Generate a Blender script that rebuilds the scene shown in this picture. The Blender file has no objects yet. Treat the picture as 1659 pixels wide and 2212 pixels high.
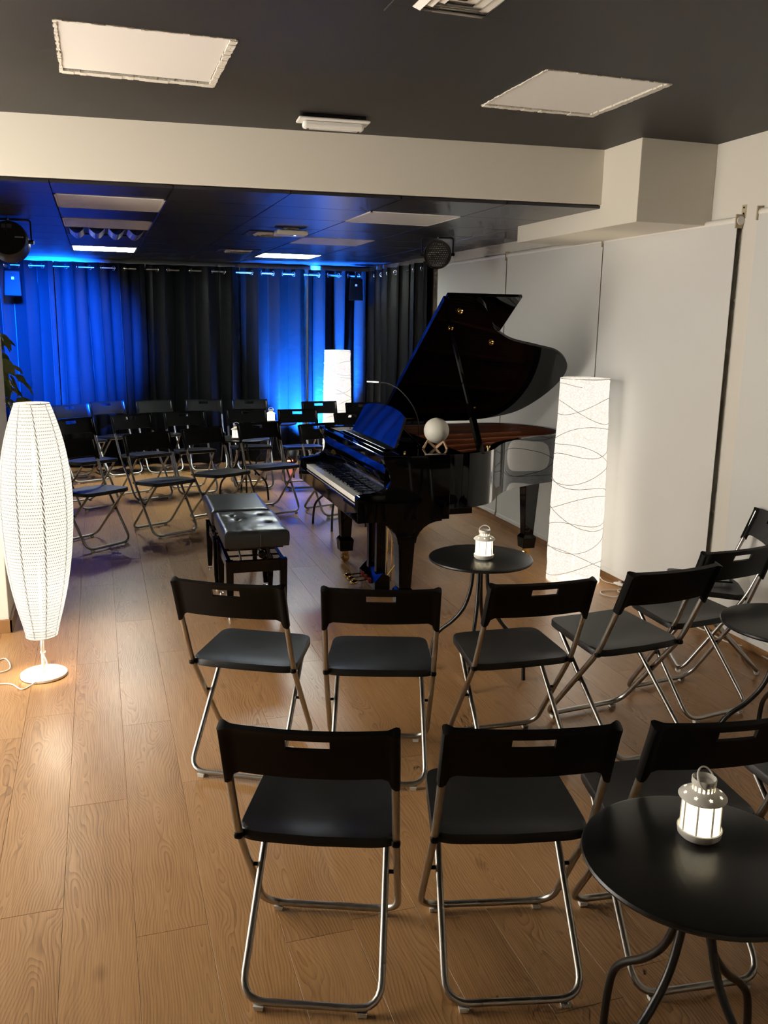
import bpy, bmesh, math, random
from mathutils import Vector, Matrix, noise
random.seed(11)
PI = math.pi
S = bpy.context.scene
C = S.collection

# ------------------------------------------------------------------ camera
F_PX, PITCH, ROLL, YAW, CAM_H = 1900.0, 0.2122, 0.0165, 0.3131, 1.6868
cam_d = bpy.data.cameras.new('camera')
cam = bpy.data.objects.new('camera', cam_d)
C.objects.link(cam)
cam_d.sensor_fit = 'VERTICAL'
cam_d.sensor_height = 36.0
cam_d.lens = F_PX / 2212.0 * 36.0
cam_d.clip_start = 0.05
fwd = Vector((math.sin(YAW), math.cos(YAW), 0))
rgt = Vector((math.cos(YAW), -math.sin(YAW), 0))
up = Vector((0, 0, 1))
f2 = math.cos(PITCH) * fwd - math.sin(PITCH) * up
u2 = math.sin(PITCH) * fwd + math.cos(PITCH) * up
r3 = math.cos(ROLL) * rgt + math.sin(ROLL) * u2
u3 = -math.sin(ROLL) * rgt + math.cos(ROLL) * u2
cam.matrix_world = Matrix(((r3.x, u3.x, -f2.x, 0), (r3.y, u3.y, -f2.y, 0), (r3.z, u3.z, -f2.z, CAM_H), (0, 0, 0, 1)))
S.camera = cam

# ------------------------------------------------------------------ world and exposure
w = bpy.data.worlds.new('warm_fill'); S.world = w; w.use_nodes = True
w.node_tree.nodes['Background'].inputs[0].default_value = (1.0, 0.93, 0.82, 1)
w.node_tree.nodes['Background'].inputs[1].default_value = 3.7  # even warm fill added to brighten the room through the open left side
S.view_settings.view_transform = 'Standard'
S.view_settings.look = 'None'
S.view_settings.gamma = 1.0
S.view_settings.use_curve_mapping = False
S.view_settings.exposure = 1.4
cy = S.cycles
cy.use_denoising = True
cy.use_adaptive_sampling = True
cy.adaptive_threshold = 0.07
cy.adaptive_min_samples = 10
cy.max_bounces = 4
cy.diffuse_bounces = 2
cy.glossy_bounces = 3
cy.transparent_max_bounces = 4
cy.sample_clamp_indirect = 4.0
cy.caustics_reflective = False
cy.caustics_refractive = False

# lamp strengths (every one of these belongs to a lamp that is built below)
L_WOVEN, L_PAPER, L_PANEL, L_LANTERN = 0.42, 0.40, 17.0, 0.55
P_WOVEN, P_PAPER = 13.0, 3.0
P_BLUE_TOP, P_BLUE_FLOOR = 36000.0, 12000.0
WARM = (1.0, 0.86, 0.66)

# ------------------------------------------------------------------ materials
def mat(name, col, rough=0.5, metal=0.0, spec=0.5, coat=0.0, emit=None, estr=0.0, bump=None, var=None):
    m = bpy.data.materials.new(name); m.use_nodes = True
    nt = m.node_tree; b = nt.nodes['Principled BSDF']
    b.inputs['Base Color'].default_value = (*col, 1)
    b.inputs['Roughness'].default_value = rough
    b.inputs['Metallic'].default_value = metal
    b.inputs['Specular IOR Level'].default_value = spec
    b.inputs['Coat Weight'].default_value = coat
    b.inputs['Coat Roughness'].default_value = 0.05
    if emit:
        b.inputs['Emission Color'].default_value = (*emit, 1)
        b.inputs['Emission Strength'].default_value = estr
    if bump or var:
        tc = nt.nodes.new('ShaderNodeTexCoord')
        nz = nt.nodes.new('ShaderNodeTexNoise')
        nt.links.new(tc.outputs['Object'], nz.inputs['Vector'])
        nz.inputs['Scale'].default_value = (bump or var)[0]
        nz.inputs['Detail'].default_value = 5
        if bump:
            bp = nt.nodes.new('ShaderNodeBump')
            bp.inputs['Strength'].default_value = bump[1]
            bp.inputs['Distance'].default_value = bump[2] if len(bump) > 2 else 0.002
            nt.links.new(nz.outputs['Fac'], bp.inputs['Height'])
            nt.links.new(bp.outputs['Normal'], b.inputs['Normal'])
        if var:
            mx = nt.nodes.new('ShaderNodeMix'); mx.data_type = 'RGBA'
            mx.inputs[6].default_value = (*[c * (1 - var[1]) for c in col], 1)
            mx.inputs[7].default_value = (*[min(1, c * (1 + var[1])) for c in col], 1)
            nt.links.new(nz.outputs['Fac'], mx.inputs[0])
            nt.links.new(mx.outputs[2], b.inputs['Base Color'])
    return m

class NT:
    """small helper to write node graphs"""
    def __init__(s, m):
        s.nt = m.node_tree; s.n = s.nt.nodes; s.l = s.nt.links
    def put(s, sock, v):
        if isinstance(v, bpy.types.NodeSocket): s.l.new(v, sock)
        elif v is not None: sock.default_value = v
    def math(s, op, a, b=None, c=None):
        n = s.n.new('ShaderNodeMath'); n.operation = op
        s.put(n.inputs[0], a); s.put(n.inputs[1], b)
        if c is not None: s.put(n.inputs[2], c)
        return n.outputs[0]
    def noise(s, vec, scale, detail=3, rough=0.5):
        n = s.n.new('ShaderNodeTexNoise'); s.put(n.inputs['Vector'], vec)
        n.inputs['Scale'].default_value = scale; n.inputs['Detail'].default_value = detail
        n.inputs['Roughness'].default_value = rough
        return n.outputs['Fac']
    def comb(s, x, y, z):
        n = s.n.new('ShaderNodeCombineXYZ')
        for i, v in enumerate((x, y, z)): s.put(n.inputs[i], v)
        return n.outputs[0]
    def sep(s, v):
        n = s.n.new('ShaderNodeSeparateXYZ'); s.put(n.inputs[0], v); return n.outputs
    def ramp(s, fac, stops):
        n = s.n.new('ShaderNodeValToRGB'); s.put(n.inputs[0], fac)
        e = n.color_ramp.elements
        while len(e) < len(stops): e.new(0.5)
        for k, (p, c) in zip(e, stops): k.position = p; k.color = (*c, 1)
        return n.outputs[0]
    def mix(s, fac, a, b, mode='MIX'):
        n = s.n.new('ShaderNodeMix'); n.data_type = 'RGBA'; n.blend_type = mode
        s.put(n.inputs[0], fac); s.put(n.inputs[6], a); s.put(n.inputs[7], b)
        return n.outputs[2]
    def bump(s, h, strength=0.3, dist=0.001):
        n = s.n.new('ShaderNodeBump'); s.put(n.inputs['Height'], h)
        n.inputs['Strength'].default_value = strength; n.inputs['Distance'].default_value = dist
        return n.outputs[0]

def wood_floor():
    m = mat('oak_laminate', (0.3, 0.17, 0.08), 0.33, spec=0.5)
    g = NT(m); b = g.n['Principled BSDF']
    tc = g.n.new('ShaderNodeTexCoord'); oi = g.n.new('ShaderNodeObjectInfo')
    x, y, z = g.sep(tc.outputs['Object'])
    rnd = oi.outputs['Random']
    r2 = g.math('FRACT', g.math('MULTIPLY', rnd, 37.77))
    r3_ = g.math('FRACT', g.math('MULTIPLY', rnd, 91.13))
    off = g.math('MULTIPLY', rnd, 53.0)
    # a plank is a slice through a log: distance from a slightly tilted, wavering pith
    v1 = g.comb(g.math('MULTIPLY', x, 1.4), g.math('ADD', g.math('MULTIPLY', y, 0.9), off), off)
    n1 = g.noise(v1, 1.6, 2)
    n2 = g.noise(g.comb(g.math('MULTIPLY', x, 5.0), g.math('ADD', g.math('MULTIPLY', y, 1.5), off), off), 1.5, 2)
    dx = g.math('ADD', x, g.math('MULTIPLY', g.math('SUBTRACT', r2, 0.5), 0.16))
    dx = g.math('ADD', dx, g.math('MULTIPLY', g.math('SUBTRACT', n1, 0.5), 0.26))
    dz = g.math('ADD', g.math('MULTIPLY', y, g.math('MULTIPLY', g.math('SUBTRACT', r3_, 0.5), 0.16)), g.math('MULTIPLY', g.math('SUBTRACT', n2, 0.5), 0.16))
    r = g.math('SQRT', g.math('ADD', g.math('MULTIPLY', dx, dx), g.math('MULTIPLY', dz, dz)))
    rings = g.math('FRACT', g.math('MULTIPLY', r, 118.0))
    rings = g.math('POWER', rings, 2.6)
    fib = g.noise(g.comb(g.math('MULTIPLY', x, 230.0), g.math('ADD', g.math('MULTIPLY', y, 6.0), off), off), 1.0, 3, 0.6)
    big = g.noise(g.comb(g.math('MULTIPLY', x, 5.0), g.math('ADD', y, off), off), 1.2, 2)
    kn = g.n.new('ShaderNodeTexVoronoi'); g.put(kn.inputs['Vector'], g.comb(g.math('MULTIPLY', x, 3.0), g.math('ADD', g.math('MULTIPLY', y, 1.5), off), off)); kn.inputs['Scale'].default_value = 1.3
    knot = g.math('SUBTRACT', 1.0, g.math('MINIMUM', g.math('MULTIPLY', kn.outputs['Distance'], 11.0), 1.0))
    t = g.math('ADD', g.math('MULTIPLY', g.math('MULTIPLY', rings, 0.42), g.math('ADD', 0.2, big)), g.math('MULTIPLY', fib, 0.60))
    t = g.math('ADD', t, g.math('MULTIPLY', big, 0.28))
    t = g.math('ADD', t, g.math('MULTIPLY', knot, 0.35))
    t = g.math('ADD', t, g.math('MULTIPLY', g.math('SUBTRACT', rnd, 0.5), 0.10))
    col = g.ramp(t, [(0.12, (0.53, 0.305, 0.135)), (0.45, (0.42, 0.225, 0.090)), (0.72, (0.28, 0.138, 0.050)), (1.0, (0.11, 0.048, 0.017))])
    g.l.new(col, b.inputs['Base Color'])
    g.l.new(g.math('ADD', 0.25, g.math('MULTIPLY', fib, 0.14)), b.inputs['Roughness'])
    g.l.new(g.bump(t, 0.12, 0.0006), b.inputs['Normal'])
    return m

def see_through(g, b, f):
    """the open weave lets part of the bulbs' light pass straight through"""
    tr = g.n.new('ShaderNodeBsdfTransparent'); mx = g.n.new('ShaderNodeMixShader')
    mx.inputs[0].default_value = f
    g.l.new(b.outputs[0], mx.inputs[1]); g.l.new(tr.outputs[0], mx.inputs[2])
    g.l.new(mx.outputs[0], g.n['Material Output'].inputs['Surface'])

def shade_weave():
    """woven paper cord shade that glows: rows of cord with darker gaps and upright ribs"""
    m = bpy.data.materials.new('woven_paper_shade'); m.use_nodes = True
    g = NT(m); b = g.n['Principled BSDF']; b.inputs['Roughness'].default_value = 0.8
    b.inputs['Base Color'].default_value = (0.03, 0.028, 0.024, 1)
    tc = g.n.new('ShaderNodeTexCoord'); x, y, z = g.sep(tc.outputs['Object'])
    ang = g.math('ARCTAN2', y, x)
    wob = g.math('MULTIPLY', g.noise(g.comb(x, y, g.math('MULTIPLY', z, 3.0)), 9.0, 2), 0.012)
    row = g.math('SINE', g.math('MULTIPLY', g.math('ADD', z, wob), 2 * PI * 68))
    stitch = g.math('SINE', g.math('ADD', g.math('MULTIPLY', ang, 95.0), g.math('MULTIPLY', z, 213.0)))
    hole = g.math('MULTIPLY', g.math('GREATER_THAN', row, 0.60), g.math('GREATER_THAN', stitch, -0.15))
    rib = g.math('GREATER_THAN', g.math('SINE', g.math('MULTIPLY', ang, 9.0)), 0.965)
    ribf = g.math('MULTIPLY', rib, g.math('GREATER_THAN', stitch, -0.4))
    dark = g.math('MAXIMUM', g.math('MULTIPLY', hole, 0.5), g.math('MULTIPLY', ribf, 0.86))
    k = g.math('SUBTRACT', 1.0, dark)
    g.l.new(g.mix(dark, (1.0, 0.93, 0.80, 1), (0.75, 0.55, 0.30, 1)), b.inputs['Emission Color'])
    g.l.new(g.math('MULTIPLY', g.math('POWER', k, 1.6), L_WOVEN), b.inputs['Emission Strength'])
    g.l.new(g.bump(row, 0.4, 0.002), b.inputs['Normal'])
    see_through(g, b, 0.11)
    return m

def shade_paper():
    """crumpled rice paper wound with thin wire"""
    m = bpy.data.materials.new('rice_paper_shade'); m.use_nodes = True
    g = NT(m); b = g.n['Principled BSDF']; b.inputs['Roughness'].default_value = 0.8
    b.inputs['Base Color'].default_value = (0.03, 0.028, 0.025, 1)
    tc = g.n.new('ShaderNodeTexCoord'); x, y, z = g.sep(tc.outputs['Object'])
    v = g.n.new('ShaderNodeTexVoronoi'); v.feature = 'DISTANCE_TO_EDGE'
    nz = g.noise(tc.outputs['Object'], 30.0, 3)
    g.put(v.inputs['Vector'], g.comb(g.math('ADD', x, g.math('MULTIPLY', nz, 0.03)), g.math('ADD', y, g.math('MULTIPLY', nz, 0.03)), g.math('ADD', g.math('MULTIPLY', z, 1.3), g.math('MULTIPLY', nz, 0.03))))
    v.inputs['Scale'].default_value = 42.0
    crease = g.math('SUBTRACT', 1.0, g.math('MINIMUM', g.math('MULTIPLY', v.outputs['Distance'], 7.0), 1.0))
    k = g.math('SUBTRACT', 1.0, g.math('MULTIPLY', g.math('MULTIPLY', crease, nz), 0.30))
    g.l.new(g.mix(crease, (1.0, 0.95, 0.86, 1), (1.0, 0.90, 0.76, 1)), b.inputs['Emission Color'])
    g.l.new(g.math('MULTIPLY', k, L_PAPER), b.inputs['Emission Strength'])
    g.l.new(g.bump(g.noise(tc.outputs['Object'], 60.0, 4), 0.8, 0.004), b.inputs['Normal'])
    see_through(g, b, 0.11)
    return m

def curtain_mat():
    m = mat('black_satin_curtain', (0.0030, 0.0032, 0.0040), 0.42, spec=0.16)
    g = NT(m); b = g.n['Principled BSDF']
    b.inputs['Sheen Weight'].default_value = 0.0
    tc = g.n.new('ShaderNodeTexCoord'); x, y, z = g.sep(tc.outputs['Object'])
    n = g.noise(g.comb(g.math('MULTIPLY', x, 6.0), g.math('MULTIPLY', y, 6.0), g.math('MULTIPLY', z, 9.0)), 2.0, 4)
    g.l.new(g.bump(n, 0.35, 0.01), b.inputs['Normal'])
    return m

def inner_wood():
    m = mat('mahogany_inner_rim', (0.12, 0.03, 0.012), 0.3, coat=0.3)
    g = NT(m); b = g.n['Principled BSDF']
    tc = g.n.new('ShaderNodeTexCoord'); x, y, z = g.sep(tc.outputs['Object'])
    n = g.noise(g.comb(x, y, g.math('MULTIPLY', z, 60.0)), 2.0, 4)
    g.l.new(g.ramp(n, [(0.3, (0.16, 0.045, 0.016)), (0.7, (0.06, 0.014, 0.006))]), b.inputs['Base Color'])
    return m

M = dict(
    floor=wood_floor(), sub=mat('joint_dark', (0.05, 0.03, 0.018), 0.8),
    wall=mat('painted_wall', (0.74, 0.70, 0.62), 0.75, bump=(60, 0.08, 0.001)),
    beam=mat('painted_beam', (0.72, 0.67, 0.57), 0.7, bump=(60, 0.08, 0.001)),
    blackceil=mat('black_painted_plaster', (0.020, 0.017, 0.015), 0.55, bump=(120, 0.1, 0.001)),
    tile=mat('dark_ceiling_tile', (0.020, 0.018, 0.022), 0.30, spec=0.65, bump=(90, 0.15, 0.001)),
    tgrid=mat('dark_grid_bar', (0.006, 0.006, 0.007), 0.5),
    panel=mat('white_panel', (0.80, 0.77, 0.73), 0.5),
    rawedge=mat('raw_plaster_edge', (0.70, 0.66, 0.58), 0.9, bump=(140, 0.9, 0.004), var=(70, 0.3)),
    oakbase=mat('oak_baseboard', (0.30, 0.155, 0.06), 0.45, var=(14, 0.2)),
    gloss=mat('black_lacquer', (0.0012, 0.0012, 0.0015), 0.04, spec=0.28),
    softblack=mat('black_satin_wood', (0.008, 0.007, 0.007), 0.25, spec=0.5),
    plastic=mat('black_plastic', (0.003, 0.003, 0.0032), 0.42, spec=0.13, bump=(500, 0.08, 0.0005)),
    seatp=mat('black_seat_plastic', (0.007, 0.007, 0.0073), 0.40, spec=0.32, bump=(600, 0.08, 0.0005)),
    steel=mat('brushed_steel', (0.40, 0.385, 0.355), 0.34, metal=1.0),
    pad=mat('white_nylon_pad', (0.75, 0.75, 0.72), 0.5),
    blackmetal=mat('black_powder_metal', (0.008, 0.0078, 0.0075), 0.33, spec=0.42, bump=(700, 0.06, 0.0004)),
    leather=mat('black_leather', (0.018, 0.019, 0.019), 0.30, spec=0.45, bump=(260, 0.12, 0.001)),
    brass=mat('polished_brass', (0.75, 0.52, 0.20), 0.18, metal=1.0),
    chrome=mat('chrome', (0.8, 0.8, 0.8), 0.12, metal=1.0),
    copper=mat('bronze_plate', (0.30, 0.085, 0.028), 0.35, metal=0.4, var=(9, 0.15)),
    mahog=inner_wood(), spruce=mat('spruce_board', (0.30, 0.13, 0.05), 0.4, var=(40, 0.2)),
    felt=mat('red_felt', (0.16, 0.012, 0.014), 0.95),
    ivory=mat('white_key', (0.80, 0.77, 0.70), 0.2), ebony=mat('black_key', (0.006, 0.006, 0.006), 0.25),
    white=mat('white_metal', (0.86, 0.82, 0.74), 0.4), whitepl=mat('white_plastic', (0.80, 0.78, 0.73), 0.35),
    cream=mat('cream_bracket', (0.50, 0.42, 0.29), 0.5), cord=mat('white_cord', (0.72, 0.69, 0.62), 0.5),
    blind=mat('roller_blind_fabric', (0.68, 0.67, 0.64), 0.85, bump=(900, 0.1, 0.0005)),
    curtain=curtain_mat(), weave=shade_weave(), paper=shade_paper(),
    wire=mat('pale_wire', (0.62, 0.55, 0.45), 0.6),
    lit=mat('lit_diffuser', (0.9, 0.9, 0.85), 0.5, emit=(0.93, 1.0, 0.90), estr=L_PANEL),
    lanternglow=mat('frosted_lantern_pane', (0.9, 0.86, 0.75), 0.4, emit=(1.0, 0.90, 0.66), estr=L_LANTERN),
    moon=mat('moon_globe', (0.72, 0.69, 0.60), 0.55, var=(14, 0.10), bump=(20, 0.3, 0.004)),
    beech=mat('pale_beech', (0.52, 0.34, 0.20), 0.5, var=(30, 0.12)),
    sheet=mat('paper_sheet', (0.68, 0.66, 0.62), 0.7),
    leaf=mat('ficus_leaf', (0.13, 0.17, 0.055), 0.4, var=(12, 0.4)),
    spk=mat('black_speaker_cabinet', (0.0012, 0.0012, 0.0014), 0.6, spec=0.08),
    bark=mat('plant_bark', (0.16, 0.10, 0.06), 0.8), pot=mat('grey_pot', (0.24, 0.23, 0.22), 0.6),
    soil=mat('dark_soil', (0.03, 0.02, 0.013), 0.95),
    parblack=mat('black_lamp_housing', (0.008, 0.008, 0.009), 0.4),
    ledoff=mat('led_lens', (0.62, 0.60, 0.55), 0.2),
    redled=mat('red_display', (0.3, 0.02, 0.01), 0.5, emit=(1.0, 0.13, 0.06), estr=5.0),
    greenled=mat('status_light', (0.2, 0.5, 0.5), 0.5, emit=(0.35, 0.9, 1.0), estr=4.0),
    bluelens=mat('blue_led_lens', (0.05, 0.1, 0.6), 0.3, emit=(0.02, 0.12, 1.0), estr=6.0),
    mark=mat('pale_print', (0.6, 0.6, 0.6), 0.5), glassy=mat('phone_glass', (0.004, 0.004, 0.005), 0.08),
    grill=mat('grey_mark', (0.10, 0.10, 0.11), 0.5),
    reflect=mat('louvre_reflector', (0.55, 0.50, 0.38), 0.3, metal=0.6),
)

# ------------------------------------------------------------------ mesh helpers
def tag(o, label=None, cat=None, group=None, kind=None):
    if label: o['label'] = label
    if cat: o['category'] = cat
    if group: o['group'] = group
    if kind: o['kind'] = kind
    return o

def thing(name, label, cat, loc=(0, 0, 0), rz=0.0, group=None):
    o = bpy.data.objects.new(name, None); C.objects.link(o)
    o.empty_display_size = 0.1
    o.location = loc; o.rotation_euler = (0, 0, rz)
    return tag(o, label, cat, group)

def copy_tree(o, parent=None):
    c = o.copy(); C.objects.link(c); c.parent = parent
    for ch in list(o.children): copy_tree(ch, c)
    return c

def fillet(pts, rad, n=5, closed=False):
    """round the corners of a 3-D polyline"""
    P = [Vector(p) for p in pts]; out = []; N = len(P)
    for i, p in enumerate(P):
        if not closed and i in (0, N - 1): out.append(p); continue
        a, b = P[i - 1], P[(i + 1) % N]
        r = rad[i] if isinstance(rad, (list, tuple)) else rad
        da, db = (a - p), (b - p)
        r_ = min(r, da.length * 0.49, db.length * 0.49)
        if r_ < 1e-5: out.append(p); continue
        s, e = p + da.normalized() * r_, p + db.normalized() * r_
        for k in range(n + 1):
            t = k / n
            out.append(s * (1 - t) ** 2 + p * 2 * t * (1 - t) + e * t * t)
    return out

def spline(pts, n=8, closed=False):
    P = [Vector(p) for p in pts]; out = []; N = len(P)
    rng = range(N) if closed else range(N - 1)
    for i in rng:
        if closed: p0, p1, p2, p3 = P[i - 1], P[i], P[(i + 1) % N], P[(i + 2) % N]
        else: p0, p1, p2, p3 = P[max(i - 1, 0)], P[i], P[i + 1], P[min(i + 2, N - 1)]
        for k in range(n):
            t = k / n
            out.append(0.5 * (2 * p1 + (p2 - p0) * t + (2 * p0 - 5 * p1 + 4 * p2 - p3) * t * t + (3 * p1 - p0 - 3 * p2 + p3) * t ** 3))
    if not closed: out.append(P[-1])
    return out

class MB:
    def __init__(s): s.v = []; s.f = []
    def add(s, vs, fs):
        k = len(s.v); s.v += [tuple(q) for q in vs]; s.f += [tuple(i + k for i in q) for q in fs]; return s
    def box(s, x0, x1, y0, y1, z0, z1, mx=None):
        vs = [Vector(p) for p in ((x0, y0, z0), (x1, y0, z0), (x1, y1, z0), (x0, y1, z0), (x0, y0, z1), (x1, y0, z1), (x1, y1, z1), (x0, y1, z1))]
        if mx: vs = [mx @ q for q in vs]
        return s.add(vs, [(0, 3, 2, 1), (4, 5, 6, 7), (0, 1, 5, 4), (1, 2, 6, 5), (2, 3, 7, 6), (3, 0, 4, 7)])
    def frus(s, c0, w0, d0, z0, w1, d1, z1, c1=None):
        """tapered block"""
        c1 = c1 or c0
        vs = []
        for (cx, cy_), w_, d_, z_ in ((c0, w0, d0, z0), (c1, w1, d1, z1)):
            vs += [(cx - w_ / 2, cy_ - d_ / 2, z_), (cx + w_ / 2, cy_ - d_ / 2, z_), (cx + w_ / 2, cy_ + d_ / 2, z_), (cx - w_ / 2, cy_ + d_ / 2, z_)]
        return s.add(vs, [(0, 3, 2, 1), (4, 5, 6, 7), (0, 1, 5, 4), (1, 2, 6, 5), (2, 3, 7, 6), (3, 0, 4, 7)])
    def tube(s, pts, r, n=8, closed=False, flat=1.0):
        P = [Vector(p) for p in pts]; N = len(P); k = len(s.v)
        t0 = (P[1] - P[0]).normalized()
        nrm = t0.orthogonal().normalized(); rings = []
        prev = t0
        for i, p in enumerate(P):
            if closed: t = (P[(i + 1) % N] - P[i - 1]).normalized()
            else: t = ((P[min(i + 1, N - 1)] - P[max(i - 1, 0)])).normalized()
            ax = prev.cross(t)
            if ax.length > 1e-6: nrm = Matrix.Rotation(prev.angle(t), 3, ax.normalized()) @ nrm
            nrm = (nrm - t * nrm.dot(t)).normalized(); prev = t
            bn = t.cross(nrm); rr = r[i] if isinstance(r, (list, tuple)) else r
            rings.append([p + (nrm * math.cos(2 * PI * j / n) + bn * math.sin(2 * PI * j / n) * flat) * rr for j in range(n)])
        for rg in rings: s.v += [tuple(q) for q in rg]
        m_ = N if closed else N - 1
        for i in range(m_):
            for j in range(n):
                a, b = k + i * n, k + ((i + 1) % N) * n
                s.f.append((a + j, a + (j + 1) % n, b + (j + 1) % n, b + j))
        if not closed:
            s.f.append(tuple(k + j for j in reversed(range(n)))); s.f.append(tuple(k + (N - 1) * n + j for j in range(n)))
        return s
    def lathe(s, prof, n=24, c=(0, 0, 0), mx=None, cap0=True, cap1=True):
        k = len(s.v)
        for r, z in prof:
            for j in range(n):
                q = Vector((r * math.cos(2 * PI * j / n), r * math.sin(2 * PI * j / n), z))
                if mx: q = mx @ q
                s.v.append(tuple(q + Vector(c)))
        for i in range(len(prof) - 1):
            for j in range(n):
                a, b = k + i * n, k + (i + 1) * n
                s.f.append((a + j, a + (j + 1) % n, b + (j + 1) % n, b + j))
        if cap0: s.f.append(tuple(k + j for j in reversed(range(n))))
        if cap1: s.f.append(tuple(k + (len(prof) - 1) * n + j for j in range(n)))
        return s
    def prism(s, poly, h0, h1, fr=None):
        """poly (a,b) extruded along c; fr maps (a,b,c) to a point"""
        fr = fr or (lambda a, b, c: (a, b, c)); n = len(poly)
        vs = [fr(a, b, h0) for a, b in poly] + [fr(a, b, h1) for a, b in poly]
        fs = [tuple(reversed(range(n))), tuple(range(n, 2 * n))] + [(i, (i + 1) % n, n + (i + 1) % n, n + i) for i in range(n)]
        return s.add(vs, fs)
    def build(s, name, m, parent=None, smooth=None, bevel=0.0, world=None, seg=2):
        """smooth: auto-smooth angle in degrees.  world: vertices are in world space, shift them into the parent's frame"""
        vs = s.v
        if world is not None:
            o_ = Vector(world); vs = [tuple(Vector(q) - o_) for q in vs]
        me = bpy.data.meshes.new(name); me.from_pydata(vs, [], s.f)
        bm = bmesh.new(); bm.from_mesh(me)
        bmesh.ops.recalc_face_normals(bm, faces=bm.faces)
        if bevel > 0:
            ed = [e for e in bm.edges if len(e.link_faces) == 2 and e.calc_face_angle(0) > 0.6]
            bmesh.ops.bevel(bm, geom=ed, offset=bevel, segments=seg, profile=0.5, affect='EDGES', clamp_overlap=True)
        bm.to_mesh(me); bm.free()
        if smooth:
            me.shade_smooth(); me.set_sharp_from_angle(angle=math.radians(smooth))
        me.materials.append(M[m] if isinstance(m, str) else m)
        o = bpy.data.objects.new(name, me); C.objects.link(o)
        if parent: o.parent = parent
        return o

def struct(o): return tag(o, kind='structure')
def lerp(a, b, t): return a + (b - a) * t
def sstep(a, b, x):
    t = min(1, max(0, (x - a) / (b - a))); return t * t * (3 - 2 * t)
# ================================================================== THE ROOM
XW = 3.262                                  # right wall
YB = 10.85                                  # back wall
ZC, ZT = 2.66, 2.345                        # plaster ceiling, tiled ceiling
def y_beam(x): return 4.914 - 0.0905 * x
X0, X0B, Y0 = -2.2, -1.5, -1.8

# floor: sub-floor slab with every laminate plank laid on it
floor = struct(MB().box(X0 - 0.1, XW + 0.1, Y0 - 0.1, YB + 0.1, -0.12, -0.0095).build('floor', 'sub'))
PW, PL = 0.1975, 1.365
def plank_mesh(w_, l_):
    me = MB().box(-w_ / 2, w_ / 2, -l_ / 2, l_ / 2, -0.0095, 0.0).build('plank', 'floor', None, bevel=0.0006, seg=1)
    d = me.data; bpy.data.objects.remove(me); return d
full = plank_mesh(PW - 0.0007, PL - 0.0007)
joint = {-1: 3.006, 0: 2.248, -2: 2.437}
rp = random.Random(5)
k = int(math.floor((X0 - 0.0225) / PW))
while 0.0225 + PW * k < XW:
    xa, xb = max(X0, 0.0225 + PW * k), min(XW, 0.0225 + PW * (k + 1))
    j0 = joint.get(k, rp.uniform(0, PL))
    n = math.floor((Y0 - j0) / PL)
    while j0 + PL * n < YB:
        ya, yb = max(Y0, j0 + PL * n), min(YB, j0 + PL * (n + 1))
        if yb - ya > 0.01 and xb - xa > 0.01:
            d = full if (xb - xa > PW - 1e-4 and yb - ya > PL - 1e-4) else plank_mesh(xb - xa - 0.0007, yb - ya - 0.0007)
            o = bpy.data.objects.new('plank', d); C.objects.link(o); o.parent = floor
            o.location = ((xa + xb) / 2, (ya + yb) / 2, 0)
        n += 1
    k += 1

# walls
struct(MB().box(XW, XW + 0.12, Y0, YB, 0, 2.8).build('wall_right', 'wall'))
struct(MB().box(X0B - 0.1, XW + 0.12, YB, YB + 0.12, 0, 2.8).build('wall_back', 'wall'))
struct(MB().box(X0 - 0.12, XW + 0.12, Y0 - 0.12, Y0, 0, 2.8).build('wall_front', 'wall'))
struct(MB().box(X0 - 0.12, X0, Y0, 2.5, 0, 2.8).build('wall_left', 'wall'))  # unseen, added to dim the near floor; the gap beyond admits the fill
struct(MB().box(X0B - 0.12, X0B, 5.5, YB, 0, 2.8).build('wall_left_rear', 'wall'))
struct(MB().box(X0, -0.53, 4.96, 5.62, 0, 2.40).build('wall_stub', 'wall', bevel=0.004))
bb = MB().box(X0, -0.514, 4.944, 4.96, 0, 0.075).box(-0.53, -0.514, 4.944, 5.62, 0, 0.075)
struct(bb.build('baseboard_left', 'oakbase', bevel=0.003))
bbr = struct(MB().box(XW - 0.016, XW, Y0, 4.86, 0, 0.075).box(XW - 0.016, XW, 4.862, YB, 0, 0.075).build('baseboard_right', 'oakbase', bevel=0.002))
struct(MB().box(X0B, XW, YB - 0.016, YB, 0, 0.075).build('baseboard_back', 'oakbase', bevel=0.002))

# beam across the room (it is not quite square to the walls) and the boxed duct on the right
bp = [(X0, y_beam(X0)), (2.79, y_beam(2.79)), (2.79, y_beam(2.79) + 0.24), (X0, y_beam(X0) + 0.24)]
struct(tag(MB().prism(bp, 2.366, 2.72).build('trim_beam', 'beam', bevel=0.003)))
struct(MB().box(2.785, XW, 4.295, 5.73, 2.237, 2.72).build('trim_duct_box', 'beam', bevel=0.003))

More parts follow.
